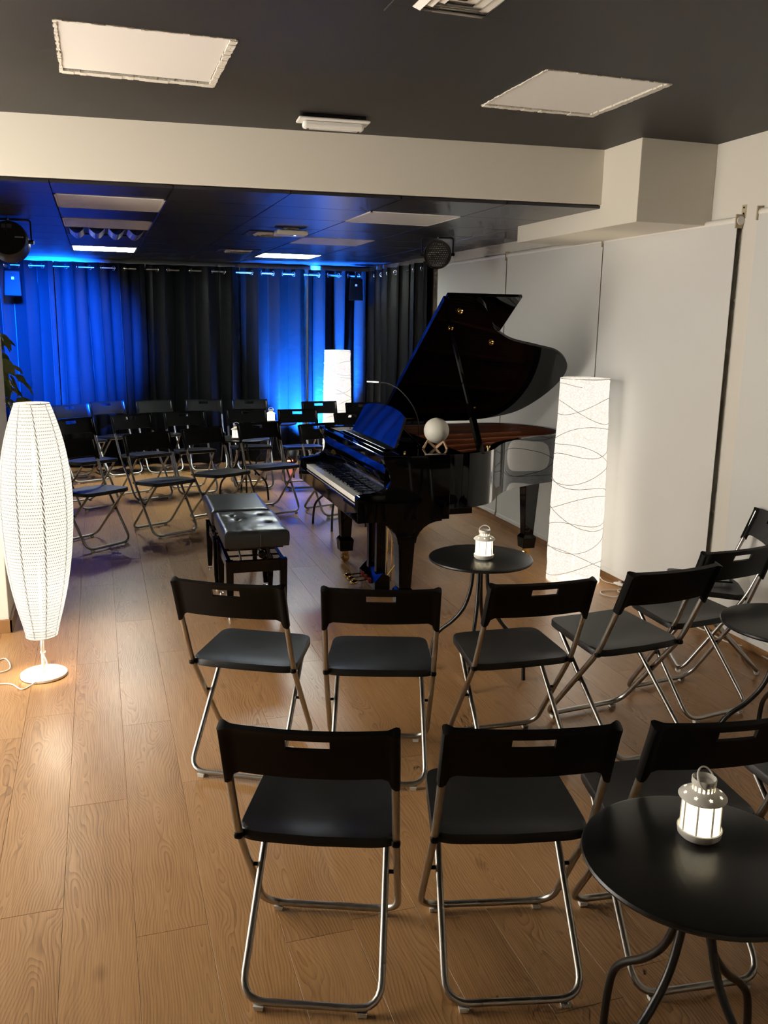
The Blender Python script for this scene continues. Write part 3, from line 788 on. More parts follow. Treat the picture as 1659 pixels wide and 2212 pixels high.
# ================================================================== LED LANTERNS
def make_lantern():
    t = thing('led_lantern', 'x', 'lantern')
    MB().lathe([(0.0, 0.0), (0.040, 0.0), (0.046, 0.006), (0.048, 0.020), (0.045, 0.021), (0.043, 0.012), (0.0, 0.012)], 32, cap0=False, cap1=False).build('base', 'white', t, smooth=40)
    n = 8
    for k in range(n):
        a0, a1 = 2 * PI * (k - 0.5) / n, 2 * PI * (k + 0.5) / n; r0, r1 = 0.0405, 0.0395
        pa, pb = Vector((math.cos(a0), math.sin(a0), 0)), Vector((math.cos(a1), math.sin(a1), 0))
        q0, q1 = pa.lerp(pb, 0.08), pa.lerp(pb, 0.92)
        MB().add([(*(q0 * r0).xy, 0.014), (*(q1 * r0).xy, 0.014), (*(q1 * r1).xy, 0.095), (*(q0 * r1).xy, 0.095)], [(0, 1, 2, 3)]).build('pane', 'lanternglow', t)
        MB().tube([(*(pa * 0.0415).xy, 0.012), (*(pa * 0.0405).xy, 0.096)], 0.0023, 6).build('glazing_bar', 'white', t)
    MB().lathe([(0.050, 0.092), (0.0515, 0.0945), (0.049, 0.098), (0.030, 0.110), (0.025, 0.112), (0.024, 0.110), (0.046, 0.0965), (0.048, 0.093)], 40, cap0=False, cap1=False).build('roof', 'white', t, smooth=30)
    for k in range(n):                              # star openings glowing in the roof
        a = 2 * PI * (k + 0.25) / n
        rad, tan = Vector((math.cos(a), math.sin(a), 0)), Vector((-math.sin(a), math.cos(a), 0))
        slope = (rad * -0.019 + Vector((0, 0, 0.012))).normalized()
        nrm = tan.cross(slope)
        if nrm.z < 0: nrm = -nrm
        c = rad * 0.0395 + Vector((0, 0, 0.1041)) + nrm * 0.0007
        pts = []
        for j in range(10):
            rr_ = 0.0052 if j % 2 == 0 else 0.0024
            b = 2 * PI * j / 10 + PI / 2
            pts.append(c + tan * math.cos(b) * rr_ + slope * math.sin(b) * rr_)
        MB().add(pts, [tuple(range(10))]).build('star_opening', 'lanternglow', t)
    for k in range(16):
        a = 2 * PI * k / 16
        MB().box(0.0225, 0.0245, -0.0022, 0.0022, 0.110, 0.124, Matrix.Rotation(a, 4, 'Z')).build('collar_bar', 'white', t)
    MB().lathe([(0.019, 0.110), (0.019, 0.124)], 20, cap0=False, cap1=False).build('collar_glow', 'lanternglow', t, smooth=60)
    MB().lathe([(0.0255, 0.123), (0.0262, 0.125), (0.0262, 0.137), (0.0245, 0.138), (0.0235, 0.126), (0.0, 0.126)], 32, cap0=False, cap1=False).build('cup', 'white', t, smooth=40)
    R = Matrix.Rotation(math.radians(58), 4, 'X')
    MB().tube([R @ Vector((0.026 * math.cos(2 * PI * j / 28), 0.026 * math.sin(2 * PI * j / 28) - 0.0, 0)) + Vector((0, -0.004, 0.136)) for j in range(28)], 0.0021, 6, closed=True).build('carry_ring', 'white', t, smooth=60)
    lamp('lantern_light', (0, 0, 0.05), 0.25, 0.02, (1, 0.85, 0.55), t)
    return t
def lamp(name, loc, power, radius, col, parent, typ='POINT', **kw):
    l = bpy.data.lights.new(name, typ); l.energy = power; l.color = col; l.shadow_soft_size = radius
    for k_, v_ in kw.items(): setattr(l, k_, v_)
    o = bpy.data.objects.new(name, l); C.objects.link(o); o.visible_camera = False; o.location = loc; o.parent = parent
    return o
lants = [
 (1.205, 1.440, 0.5985, 20, 1.0, 'white LED lantern with star cut-outs, on the table beside the nearest chair row'),
 (1.702, 3.705, 0.5985, -35, 1.0, 'white LED lantern glowing on the small table beside the piano'),
 (1.195, 8.190, 0.5985, 0, 1.0, 'white LED lantern half hidden behind a folding chair backrest beyond the bench'),
 (1.775, 9.560, 0.5985, 0, 1.0, 'white LED lantern glowing between the last two chair rows, against the curtain'),
]
lp = None
for x, y, z, a, sc, lb in lants:
    if lp is None: lp = t = make_lantern()
    else: t = copy_tree(lp)
    t.location = (x, y, z); t.rotation_euler = (0, 0, math.radians(a)); t.scale = (sc,) * 3
    tag(t, lb, 'lantern', 'white LED lanterns')

# ================================================================== FLOOR LAMPS
t = thing('woven_floor_lamp', 'tall cigar-shaped woven white floor lamp on a round white base', 'floor lamp', (-0.322, 4.275, 0), 0)
MB().lathe([(0, 0.0), (0.100, 0.0), (0.106, 0.003), (0.107, 0.014), (0.103, 0.017), (0.0, 0.017)], 56, cap0=False, cap1=False).build('base', 'white', t, smooth=40)
MB().tube([(0.0, 0.0, 0.014), (0.003, 0.0, 0.24)], 0.0085, 14).build('stem', 'white', t, smooth=60)
MB().tube([(0.002, 0.0, 0.22), (0.022, 0.0, 1.24)], 0.007, 8).build('inner_stem', 'white', t, smooth=60)
prof = [(0.071, 0.205), (0.083, 0.26), (0.103, 0.34), (0.124, 0.44), (0.143, 0.56), (0.155, 0.69), (0.160, 0.81), (0.158, 0.91), (0.149, 1.01), (0.133, 1.11), (0.111, 1.20), (0.089, 1.27), (0.076, 1.305)]
pts = spline([(a, b, 0) for a, b in prof], 6)
rl = random.Random(9)
vs, fs = [], []; N = 64
for i, p in enumerate(pts):
    zz = p.y; lean = (zz - 0.2) * 0.022
    for j in range(N):
        a = 2 * PI * j / N
        r_ = p.x * (1 + 0.006 * math.cos(9 * a) + 0.004 * noise.noise(Vector((math.cos(a) * 2, math.sin(a) * 2, zz * 6))))
        vs.append((r_ * math.cos(a) + lean + 0.003, r_ * math.sin(a), zz))
for i in range(len(pts) - 1):
    for j in range(N): fs.append((i * N + j, i * N + (j + 1) % N, (i + 1) * N + (j + 1) % N, (i + 1) * N + j))
MB().add(vs, fs).build('shade', 'weave', t, smooth=180)
for z, r_, l_ in ((0.205, 0.071, 0.003), (1.305, 0.076, 0.0273)):
    MB().tube([(r_ * math.cos(2 * PI * j / 40) + l_, r_ * math.sin(2 * PI * j / 40), z) for j in range(40)], 0.0022, 6, closed=True).build('shade_ring', 'wire', t, smooth=60)
for z in (0.42, 1.02):
    lamp('bulb_light', (0.02, 0, z), P_WOVEN, 0.08, WARM, t)
MB().tube(spline([(0.006, -0.010, 0.19), (-0.002, -0.013, 0.15), (0.0, -0.012, 0.115), (0.012, -0.016, 0.09), (0.016, -0.030, 0.06), (-0.015, -0.075, 0.022), (-0.055, -0.125, 0.0045), (-0.090, -0.155, 0.004), (-0.135, -0.085, 0.004), (-0.19, -0.065, 0.004), (-0.30, -0.08, 0.004), (-0.36, 0.0, 0.004), (-0.27, 0.06, 0.004), (-0.175, 0.10, 0.004), (-0.165, 0.17, 0.004), (-0.2, 0.27, 0.004), (-0.26, 0.22, 0.004), (-0.4, 0.2, 0.004)], 6), 0.0032, 8).build('power_cord', 'cord', t, smooth=60)
MB().tube([(-0.006, -0.012, 0.117), (0.012, -0.010, 0.118), (0.012, 0.010, 0.118), (-0.010, 0.010, 0.117)], 0.0022, 6, closed=True).build('cable_tie', 'white', t)

def paper_lamp(label, x, y, rz, cord):
    t = thing('paper_floor_lamp', label, 'floor lamp', (x, y, 0), rz, 'tall paper floor lamps')
    vs, fs = [], []; N = 72; K = 64; H = 1.355
    rf = lambda z: lerp(0.170, 0.150, z / H) + 0.006 * math.sin(PI * min(1, z / H * 1.1))
    for i in range(K + 1):
        z = H * i / K
        for j in range(N):
            a = 2 * PI * j / N
            r_ = rf(z) + 0.0035 * noise.noise(Vector((math.cos(a) * 3.0, math.sin(a) * 3.0, z * 7))) + 0.0022 * noise.noise(Vector((math.cos(a) * 9, math.sin(a) * 9, z * 22)))
            sq = (abs(math.cos(a)) ** 5 + abs(math.sin(a)) ** 5) ** (-0.2)
            r_ *= lerp(1.0, sq, 0.18)
            vs.append((r_ * math.cos(a), r_ * math.sin(a), z + 0.004))
    for i in range(K):
        for j in range(N): fs.append((i * N + j, i * N + (j + 1) % N, (i + 1) * N + (j + 1) % N, (i + 1) * N + j))
    sh = MB().add(vs, fs).build('shade', 'paper', t, smooth=180)
    for hand in (1, -1):                           # wire wound both ways round the paper
        p = []
        for k_ in range(200):
            u = k_ / 199; z = lerp(0.03, H - 0.03, u); a = hand * (2 * PI * (8.5 if hand == 1 else 5.5) * u) + (0.6 if hand == 1 else 2.0)
            sq = lerp(1.0, (abs(math.cos(a)) ** 5 + abs(math.sin(a)) ** 5) ** (-0.2), 0.18)
            r_ = rf(z) * sq + 0.0035
            p.append((r_ * math.cos(a), r_ * math.sin(a), z + 0.03 * math.sin(a * 1.7)))
        MB().tube(p, 0.0017, 5).build('winding_wire', 'wire', sh)
    for z in (0.006, H):
        p = []
        for j in range(48):
            a = 2 * PI * j / 48; sq = lerp(1.0, (abs(math.cos(a)) ** 5 + abs(math.sin(a)) ** 5) ** (-0.2), 0.18)
            p.append((rf(z) * sq * math.cos(a), rf(z) * sq * math.sin(a), z))
        MB().tube(p, 0.0024, 6, closed=True).build('rim_wire', 'wire', sh)
    MB().lathe([(0, 0), (0.10, 0), (0.10, 0.012), (0, 0.012)], 32, cap0=False, cap1=False).build('base', 'white', t)
    MB().tube([(0, 0, 0.01), (0, 0, 0.34)], 0.01, 10).build('stem', 'white', t)
    for z in (0.22, 0.5, 0.8): lamp('bulb_light', (0, 0, z), P_PAPER, 0.11, WARM, t)
    if cord:
        c_ = MB().tube(spline([(0.15, 0.02, 0.01), (0.19, -0.05, 0.012), (0.22, 0.06, 0.05), (0.235, 0.03, 0.075), (0.205, -0.03, 0.05), (0.17, -0.11, 0.006), (0.145, -0.19, 0.006), (0.16, -0.235, 0.008)], 6), 0.0035, 8).build('power_cord', 'cord', t, smooth=60)
        MB().lathe([(0.006, -0.05), (0.018, -0.03), (0.026, 0.0), (0.018, 0.03), (0.006, 0.05)], 16, (0.16, -0.27, 0.014), Matrix.Rotation(PI / 2, 3, 'X') @ Matrix.Diagonal((1, 0.55, 1))).build('foot_switch', 'whitepl', c_, smooth=60)
        MB().lathe([(0.012, 0), (0.012, 0.012)], 14, (0.16, -0.27, 0.024)).build('switch_button', 'whitepl', c_, smooth=40)
        MB().tube(spline([(0.16, -0.31, 0.008), (0.15, -0.37, 0.006), (0.06, -0.33, 0.006), (-0.04, -0.28, 0.006), (-0.10, -0.33, 0.006), (-0.08, -0.41, 0.006), (-0.02, -0.42, 0.02), (0.02, -0.36, 0.012), (0.10, -0.33, 0.006), (0.19, -0.42, 0.006), (0.21, -0.65, 0.006)], 6), 0.0035, 8).build('power_cord', 'cord', t, smooth=60)
    return t
paper_lamp('tall glowing crumpled-paper floor lamp between the piano tail and the nearest chairs', 2.985, 5.055, 0.35, True)
paper_lamp('tall glowing crumpled-paper floor lamp in the curtain corner behind the last chairs', 2.70, 10.23, 0.1, False)

# loose white cable along the wall
tag(MB().tube(spline([(3.21, 4.35, 0.006), (3.20, 4.01, 0.006), (3.215, 3.93, 0.007), (3.20, 3.81, 0.007), (3.225, 3.72, 0.007), (3.27, 3.66, 0.007), (3.25, 3.54, 0.007), (3.24, 3.3, 0.006), (3.22, 2.9, 0.006)], 8), 0.0045, 8).build('wall_cable', 'cord', smooth=60), 'loose white cable running along the oak baseboard behind the chair legs', 'cable')
# phone on the chair seat
t = thing('mobile_phone', 'black phone lying on the folding chair seat by the blinds', 'phone', (2.915, 3.545, 0.4415), math.radians(60))
MB().box(-0.036, 0.036, -0.075, 0.075, 0, 0.009).build('body', 'plastic', t, bevel=0.004, seg=3)
MB().box(-0.033, 0.033, -0.072, 0.072, 0.0088, 0.0096).build('screen', 'glassy', t)
# ================================================================== GRAND PIANO
PX, PN, PF = 1.315, 4.535, 6.03              # front edge x, treble side y, bass side y
PC = (PN + PF) / 2
PO = (2.1, PC, 0.0)
pn = thing('grand_piano', 'black glossy grand piano with its lid raised, keyboard open', 'piano', PO)
def PB(mb, name, m, parent=None, **kw): return mb.build(name, m, parent or pn, world=PO, **kw)

rim = [(1.84, PN), (1.95, 4.545), (2.05, 4.58), (2.17, 4.66), (2.30, 4.84), (2.39, 4.95), (2.51, 5.045), (2.70, 5.15), (2.89, 5.225), (3.02, 5.335), (3.075, 5.50), (3.055, 5.70), (2.975, 5.87), (2.845, 5.985), (2.68, 6.026), (2.5, PF), (1.84, PF)]
ro = [Vector((p.x, p.y)) for p in spline([(a, b, 0) for a, b in rim[:16]], 5)] + [Vector((1.84, PF))]
def inset(path, d):
    out = []
    for i, p in enumerate(path):
        t_ = (path[min(i + 1, len(path) - 1)] - path[max(i - 1, 0)]).normalized()
        out.append(p + Vector((-t_.y, t_.x)) * d)
    return out
def wall_strip(o, i_, z0, z1):
    mb = MB(); n = len(o)
    vs = [(p.x, p.y, z0) for p in o] + [(p.x, p.y, z1) for p in o] + [(p.x, p.y, z0) for p in i_] + [(p.x, p.y, z1) for p in i_]
    fs = []
    for k in range(n - 1):
        fs += [(k, k + 1, n + k + 1, n + k), (2 * n + k, 3 * n + k, 3 * n + k + 1, 2 * n + k + 1), (n + k, n + k + 1, 3 * n + k + 1, 3 * n + k), (k, 2 * n + k, 2 * n + k + 1, k + 1)]
    fs += [(0, n, 3 * n, 2 * n), (n - 1, 3 * n - 1, 4 * n - 1, 2 * n - 1)]
    return mb.add(vs, fs)
ri = inset(ro, 0.045)
PB(wall_strip(ro, ri, 0.655, 0.970), 'case_rim', 'gloss', smooth=35)
ri2 = inset(ro, 0.062)
PB(wall_strip(inset(ro, 0.0455), ri2, 0.80, 0.966), 'inner_rim', 'mahog', smooth=35)
poly = [(p.x, p.y) for p in ri]
PB(MB().prism(poly, 0.70, 0.71), 'soundboard', 'spruce')
pl = [(p.x, p.y) for p in inset(ro, 0.064)]
pl = [(1.99, pl[0][1])] + [q for q in pl if q[0] > 1.99] + [(1.99, pl[-1][1])]
PB(MB().prism(pl, 0.870, 0.882), 'iron_plate', 'copper')
for k, (ya, xb, yb) in enumerate(((4.78, 2.20, 4.84), (4.98, 2.52, 5.16), (5.22, 2.86, 5.40), (5.48, 2.99, 5.60), (5.76, 2.93, 5.82))):
    a, b = Vector((1.99, ya, 0)), Vector((xb, yb, 0)); d_ = (b - a).normalized(); nn = Vector((-d_.y, d_.x, 0)) * 0.011
    mb = MB(); q = [a - nn, b - nn, b + nn, a + nn]
    mb.add([(v.x, v.y, 0.881) for v in q] + [(v.x, v.y, 0.920) for v in q], [(0, 3, 2, 1), (4, 5, 6, 7), (0, 1, 5, 4), (1, 2, 6, 5), (2, 3, 7, 6), (3, 0, 4, 7)])
    PB(mb, 'plate_strut', 'copper', bevel=0.004)
PB(MB().prism([(2.10, 4.66), (2.24, 4.85), (2.52, 5.12), (2.82, 5.28), (2.80, 5.31), (2.50, 5.16), (2.22, 4.89), (2.08, 4.68)], 0.881, 0.900), 'bridge', 'spruce')
mb = MB(); rs = random.Random(2)
for k in range(56):
    u = k / 55; y0_ = lerp(4.66, 5.92, u); x1 = lerp(2.14, 2.93, min(1, u * 1.35)); y1_ = y0_ + 0.10 * u * (1 - u) * 2
    mb.tube([(2.0, y0_, 0.905), (x1, y1_, 0.903)], 0.0009, 4)
tag(PB(mb, 'strings', 'brass'), kind='stuff')

# arms (cheeks) with their scroll
arm = [(PX, 0.60), (PX, 0.738), (1.325, 0.750), (1.40, 0.758), (1.455, 0.768), (1.488, 0.790), (1.503, 0.828), (1.499, 0.865), (1.487, 0.896), (1.470, 0.925), (1.462, 0.95), (1.462, 0.970), (1.86, 0.970), (1.86, 0.60)]
for ya, yb in ((PN, PN + 0.055), (PF - 0.055, PF)):
    PB(MB().prism(arm, ya, yb, lambda a, b, c: (a, c, b)), 'arm', 'gloss', bevel=0.003)
PB(MB().box(1.86, 2.0, PN + 0.001, PN + 0.05, 0.625, 0.66).box(1.86, 2.0, PF - 0.05, PF - 0.001, 0.625, 0.66), 'case_step', 'gloss', bevel=0.002)
PB(MB().box(1.345, 1.86, PN + 0.055, PF - 0.055, 0.60, 0.655), 'keybed', 'gloss', bevel=0.002)
PB(MB().box(1.84, 2.0, PN + 0.05, PF - 0.05, 0.62, 0.84), 'belly_rail', 'softblack')
PB(MB().box(PX + 0.004, 1.345, PN + 0.055, PF - 0.055, 0.60, 0.688), 'key_slip', 'gloss', bevel=0.004)
for ya, yb in ((PN + 0.055, PC - 0.615), (PC + 0.615, PF - 0.055)):
    PB(MB().box(1.335, 1.49, ya, yb, 0.655, 0.738), 'key_block', 'gloss', bevel=0.006)
# keys
kw_ = 1.225 / 52
wk = bk = None
for k in range(52):
    y = PC + 0.6125 - kw_ * (k + 0.5)
    if wk is None:
        o = MB().box(-0.0725, 0.0725, -kw_ / 2 + 0.0006, kw_ / 2 - 0.0006, -0.030, 0.0).build('white_key', 'ivory', pn, bevel=0.001, seg=1); wk = o.data
    else:
        o = bpy.data.objects.new('white_key', wk); C.objects.link(o); o.parent = pn
    o.location = (1.4125 - PO[0], y - PO[1], 0.722)
    if k % 7 not in (1, 4) and k < 51:              # black key after A, C, D, F, G
        yb_ = y - kw_ / 2
        if bk is None:
            b_ = MB().frus((0, 0), 0.096, 0.0115, -0.002, 0.090, 0.0095, 0.0115).build('black_key', 'ebony', pn, bevel=0.0012, seg=1); bk = b_.data
        else:
            b_ = bpy.data.objects.new('black_key', bk); C.objects.link(b_); b_.parent = pn
        b_.location = (1.436 - PO[0], yb_ - PO[1], 0.722)
# fallboard, front rail, shelf
fb = [(1.487, 0.722), (1.492, 0.722), (1.497, 0.80), (1.503, 0.88), (1.520, 0.912), (1.508, 0.920), (1.490, 0.888), (1.484, 0.80)]
PB(MB().prism(fb, PN + 0.057, PF - 0.057, lambda a, b, c: (a, c, b)), 'fallboard', 'gloss', smooth=30)
PB(MB().box(1.484, 1.490, PC - 0.60, PC + 0.60, 0.7165, 0.724), 'key_felt', 'felt')
fr_o = PB(MB().box(1.464, 1.500, PN + 0.055, PF - 0.055, 0.918, 0.966), 'front_rail', 'gloss', bevel=0.006)
PB(MB().box(1.500, 1.600, PN + 0.055, PF - 0.055, 0.930, 0.952).box(1.54, 1.556, PC - 0.48, PC + 0.50, 0.952, 0.957), 'top_moulding', 'gloss', bevel=0.003)
PB(MB().box(1.600, 1.99, PN + 0.047, PF - 0.047, 0.944, 0.956), 'music_shelf', 'gloss', bevel=0.002)
# brass plate on the bass cheek
PB(MB().prism([(1.412 + 0.018 * math.cos(2 * PI * k / 20) , 0.80 + 0.026 * math.sin(2 * PI * k / 20)) for k in range(20)], PF - 0.0565, PF - 0.053, lambda a, b, c: (a, c, b)), 'brass_plate', 'brass')
# music desk, leaning back, with its ledge
mt = math.radians(20)
def dk(y, h, d_): return (1.645 + h * math.sin(mt) + d_ * math.cos(mt) - 0.05 * ((y - PC) / 0.47) ** 2 * 0.25, y, 0.960 + h * math.cos(mt) - d_ * math.sin(mt))
bl, br, tl, tr = 5.785, 4.875, 5.715, 4.892
out = []
n = 14
for k in range(n + 1): out.append((lerp(br, bl, k / n), 0.0))
for k in range(1, 5): out.append((lerp(bl, tl, k / 5), 0.195 * k / 5))
for k in range(n + 1):
    u = k / n; out.append((lerp(tl, tr, u), 0.205 + 0.026 * math.sin(PI * u) - 0.010 * (abs(2 * u - 1) ** 8)))
for k in range(1, 5): out.append((lerp(tr, br, k / 5), 0.195 * (1 - k / 5)))
mb = MB(); n_ = len(out)
mb.add([dk(y, h, 0) for y, h in out] + [dk(y, h, 0.014) for y, h in out], [tuple(range(n_)), tuple(reversed(range(n_, 2 * n_)))] + [(i, (i + 1) % n_, n_ + (i + 1) % n_, n_ + i) for i in range(n_)])
desk = PB(mb, 'music_desk', 'gloss', smooth=35)
PB(MB().box(1.575, 1.648, 4.872, 5.79, 0.9565, 0.964), 'desk_ledge', 'softblack', bevel=0.002)
for y in (5.0, 5.66): PB(MB().tube([dk(y, 0.14, 0.02), (1.84, y, 0.958)], 0.006, 8), 'desk_stay', 'gloss', smooth=60)
for yy in (4.70, 5.86): PB(MB().tube([(1.64, yy, 0.955), (1.64, yy, 0.972)], 0.006, 10), 'desk_pin', 'brass', smooth=60)

# lid: hinged on the bass side, front flap folded back on top of it
TH = math.radians(34.3); LC, LS = math.cos(TH), math.sin(TH)
def lid(x, s, h): return (x, PF - s * LC + h * LS, 0.984 + s * LS + h * LC)
lo = [(1.915, 1.495), (2.03, 1.495), (2.10, 1.478), (2.19, 1.40), (2.31, 1.215), (2.39, 1.145), (2.51, 1.068), (2.72, 1.0), (2.89, 0.935), (3.03, 0.79), (3.08, 0.60), (3.045, 0.35), (2.94, 0.14), (2.77, 0.045), (2.58, 0.0)]
lo = [(1.915, 1.495)] + [(p.x, p.y) for p in spline([(a, b, 0) for a, b in lo[1:]], 5)] + [(1.915, 0.0)]
lm = PB(MB().prism(lo, 0.0, 0.020, lid), 'lid', 'gloss', smooth=35)
PB(MB().prism([(1.918, 0.0), (2.39, 0.0), (2.39, 1.495), (1.918, 1.495)], 0.0225, 0.0425, lid), 'lid_front_flap', 'gloss', bevel=0.004)
PB(MB().prism([(1.902, 0.02), (1.915, 0.02), (1.915, 1.47), (1.902, 1.47)], 0.006, 0.036, lid), 'flap_hinge', 'gloss', bevel=0.002)
PB(MB().box(2.0, 2.06, 4.66, 4.70, 1.0, 1.001).box(2.15, 2.20, 5.9, 5.91, 1, 1.001) if False else MB().prism([(2.10, 0.006), (2.16, 0.006), (2.16, 0.05), (2.10, 0.05)], -0.004, 0.0, lid), 'lid_hinge', 'brass')
for x, s in ((2.03, 1.375), (2.035, 1.195), (2.36, 1.05)):
    c = Vector(lid(x, s, 0)); nrm = -Vector((0, LS, LC))
    Rm = nrm.to_track_quat('Z', 'Y').to_matrix()
    PB(MB().lathe([(0.020, 0), (0.020, 0.003), (0.013, 0.005), (0.013, 0.014), (0.009, 0.016)], 16, c, Rm), 'prop_cup', 'brass', lm, smooth=40)
# prop stick in two thicknesses
a, b = Vector((2.072, 4.60, 0.955)), Vector(lid(2.035, 1.195, -0.012))
m1 = a.lerp(b, 0.36)
PB(MB().tube([a, m1], 0.022, 4), 'prop_stick', 'gloss'); PB(MB().tube([m1 - (b - a) * 0.03, b], 0.013, 4), 'prop_stick_upper', 'gloss')
PB(MB().tube([m1 + Vector((0.0, 0, 0.0)), m1 + Vector((0.03, -0.01, 0.006))], 0.006, 8), 'prop_bolt', 'brass', smooth=60)
PB(MB().tube([(2.14, 4.66, 0.93), (2.14, 4.66, 0.985)], 0.006, 10).lathe([(0.012, 0), (0.012, 0.01)], 12, (2.14, 4.66, 0.985)), 'lid_stop', 'brass', smooth=50)

# legs
def leg(x, y, bracket, rz=0.0):
    L = PB(MB().frus((x, y), 0.072, 0.072, 0.185, 0.112, 0.112, 0.60), 'leg', 'gloss', bevel=0.004)
    PB(MB().frus((x, y), 0.092, 0.092, 0.085, 0.104, 0.104, 0.165).frus((x, y), 0.104, 0.104, 0.165, 0.072, 0.072, 0.187), 'leg_foot', 'gloss', L, bevel=0.003)
    MBc = MB().tube([(x, y - 0.014, 0.030), (x, y + 0.014, 0.030)], 0.030, 18)
    PB(MBc, 'caster_wheel', 'brass', L, smooth=50)
    PB(MB().box(x - 0.020, x + 0.020, y - 0.024, y + 0.024, 0.058, 0.086).box(x - 0.008, x + 0.008, y - 0.024, y - 0.017, 0.022, 0.06).box(x - 0.008, x + 0.008, y + 0.017, y + 0.024, 0.022, 0.06), 'caster_fork', 'brass', L, bevel=0.002)
    if bracket:
        pr = [(-0.055, 0.455)]
        for k in range(7): t_ = k / 6 * PI / 2; pr.append((-0.055 - 0.125 * (1 - math.cos(t_)), 0.455 + 0.125 * math.sin(t_)))
        pr += [(-0.18, 0.605), (0.21, 0.605), (0.21, 0.58)]
        for k in range(7): t_ = PI / 2 * (1 - k / 6); pr.append((0.055 + 0.155 * (1 - math.cos(t_)), 0.455 + 0.125 * math.sin(t_)))
        PB(MB().prism(pr, y - 0.05, y + 0.05, lambda a, b, c: (x + a, c, b)), 'leg_bracket', 'gloss', L, bevel=0.003)
    else:
        PB(MB().box(x - 0.085, x + 0.085, y - 0.085, y + 0.085, 0.60, 0.70), 'leg_block', 'gloss', L, bevel=0.004)
leg(1.625, 4.635, True); leg(1.625, 5.915, True); leg(2.94, 5.665, False)
# pedal lyre
ly = PB(MB().prism([(1.600, 0.020), (1.700, 0.020), (1.700, 0.105), (1.655, 0.135), (1.600, 0.075)], 5.105, 5.46, lambda a, b, c: (a, c, b)), 'pedal_box', 'gloss', bevel=0.003)
for y in (5.195, 5.37): PB(MB().box(1.630, 1.690, y - 0.022, y + 0.022, 0.10, 0.60), 'lyre_post', 'gloss', ly, bevel=0.003)
PB(MB().box(1.60, 1.74, 5.13, 5.43, 0.565, 0.602), 'lyre_block', 'gloss', ly, bevel=0.003)
for y in (5.205, 5.2825, 5.36):
    pd = MB().tube(spline([(1.62, y, 0.060), (1.56, y, 0.066), (1.51, y, 0.062), (1.465, y, 0.056)], 5), [0.006] * 10 + [0.011, 0.014, 0.015, 0.014, 0.010, 0.005], 12, flat=0.55)
    PB(pd, 'pedal', 'brass', ly, smooth=60)
    PB(MB().box(1.585, 1.600, y - 0.014, y + 0.014, 0.045, 0.08), 'pedal_felt', 'felt', ly)
for y in (5.19, 5.2825, 5.375): PB(MB().tube([(1.735, y, 0.05), (1.738, y, 0.60)], 0.0042, 8), 'trap_rod', 'brass', ly, smooth=60)
for y in (5.16, 5.40): PB(MB().tube([(1.70, y, 0.10), (2.16, y, 0.69)], 0.0052, 8), 'lyre_brace', 'brass', ly, smooth=60)

# --- things on the piano
tag(MB().add([(1.530, 5.985, 0.9585), (1.545, 5.775, 0.9585), (1.600, 5.790, 0.9605), (1.690, 5.83, 0.9585), (1.725, 5.99, 0.9585), (1.62, 5.99, 0.963)], [(0, 1, 2, 5), (5, 2, 3, 4)]).build('paper_sheet', 'sheet'), 'loose white paper sheet on the bass end of the piano beside the music desk', 'paper')
sol = bpy.data.objects['paper_sheet'].modifiers.new('thick', 'SOLIDIFY'); sol.thickness = 0.0012
t = thing('clip_desk_lamp', 'slim black gooseneck lamp standing behind the music desk', 'desk lamp', (1.80, 5.24, 0.956))
MB().lathe([(0, 0), (0.040, 0), (0.043, 0.004), (0.042, 0.016), (0.036, 0.020), (0, 0.020)], 28, (-0.03, 0.03, 0), cap0=False, cap1=False).box(-0.03, 0.10, -0.10, 0.02, 0, 0.018).build('base', 'softblack', t, bevel=0.003)
MB().tube(spline([(0.085, -0.08, 0.012), (0.088, -0.075, 0.12), (0.065, -0.045, 0.215), (0.0, 0.01, 0.312), (-0.06, 0.08, 0.353), (-0.10, 0.12, 0.358)], 8), 0.0035, 8).build('gooseneck', 'blackmetal', t, smooth=60)
hd = MB().box(-0.045, 0.045, -0.012, 0.012, -0.007, 0.007).build('lamp_head', 'chrome', t, bevel=0.004)
hd.location = (-0.137, 0.157, 0.361); hd.rotation_euler = (0, 0, math.radians(135))
t = thing('moon_lamp', 'unlit white globe moon lamp on a pale wooden stand, on the piano', 'table lamp', (1.902, 4.885, 0.956), math.radians(-18))
MB().lathe([(0.0755 * math.sin(PI * k / 24) + 1e-4, -0.0755 * math.cos(PI * k / 24)) for k in range(25)], 40, (0, 0, 0.106), cap0=False, cap1=False).build('globe', 'moon', t, smooth=180)
for ang in (0, 120, 240):
    R = Matrix.Rotation(math.radians(ang + 200), 4, 'Z')
    MB().prism([(0.0, 0.0), (0.012, 0.0), (0.062, 0.044), (0.056, 0.053), (0.004, 0.014)], -0.006, 0.006, lambda a, b, c: R @ Vector((a, c, b))).build('stand_strut', 'beech', t, bevel=0.001)
    MB().prism([(0.052, 0.047), (0.062, 0.044), (0.088, 0.004), (0.082, 0.0), (0.076, 0.0)], -0.006, 0.006, lambda a, b, c: R @ Vector((a, c, b))).build('stand_strut', 'beech', t, bevel=0.001)

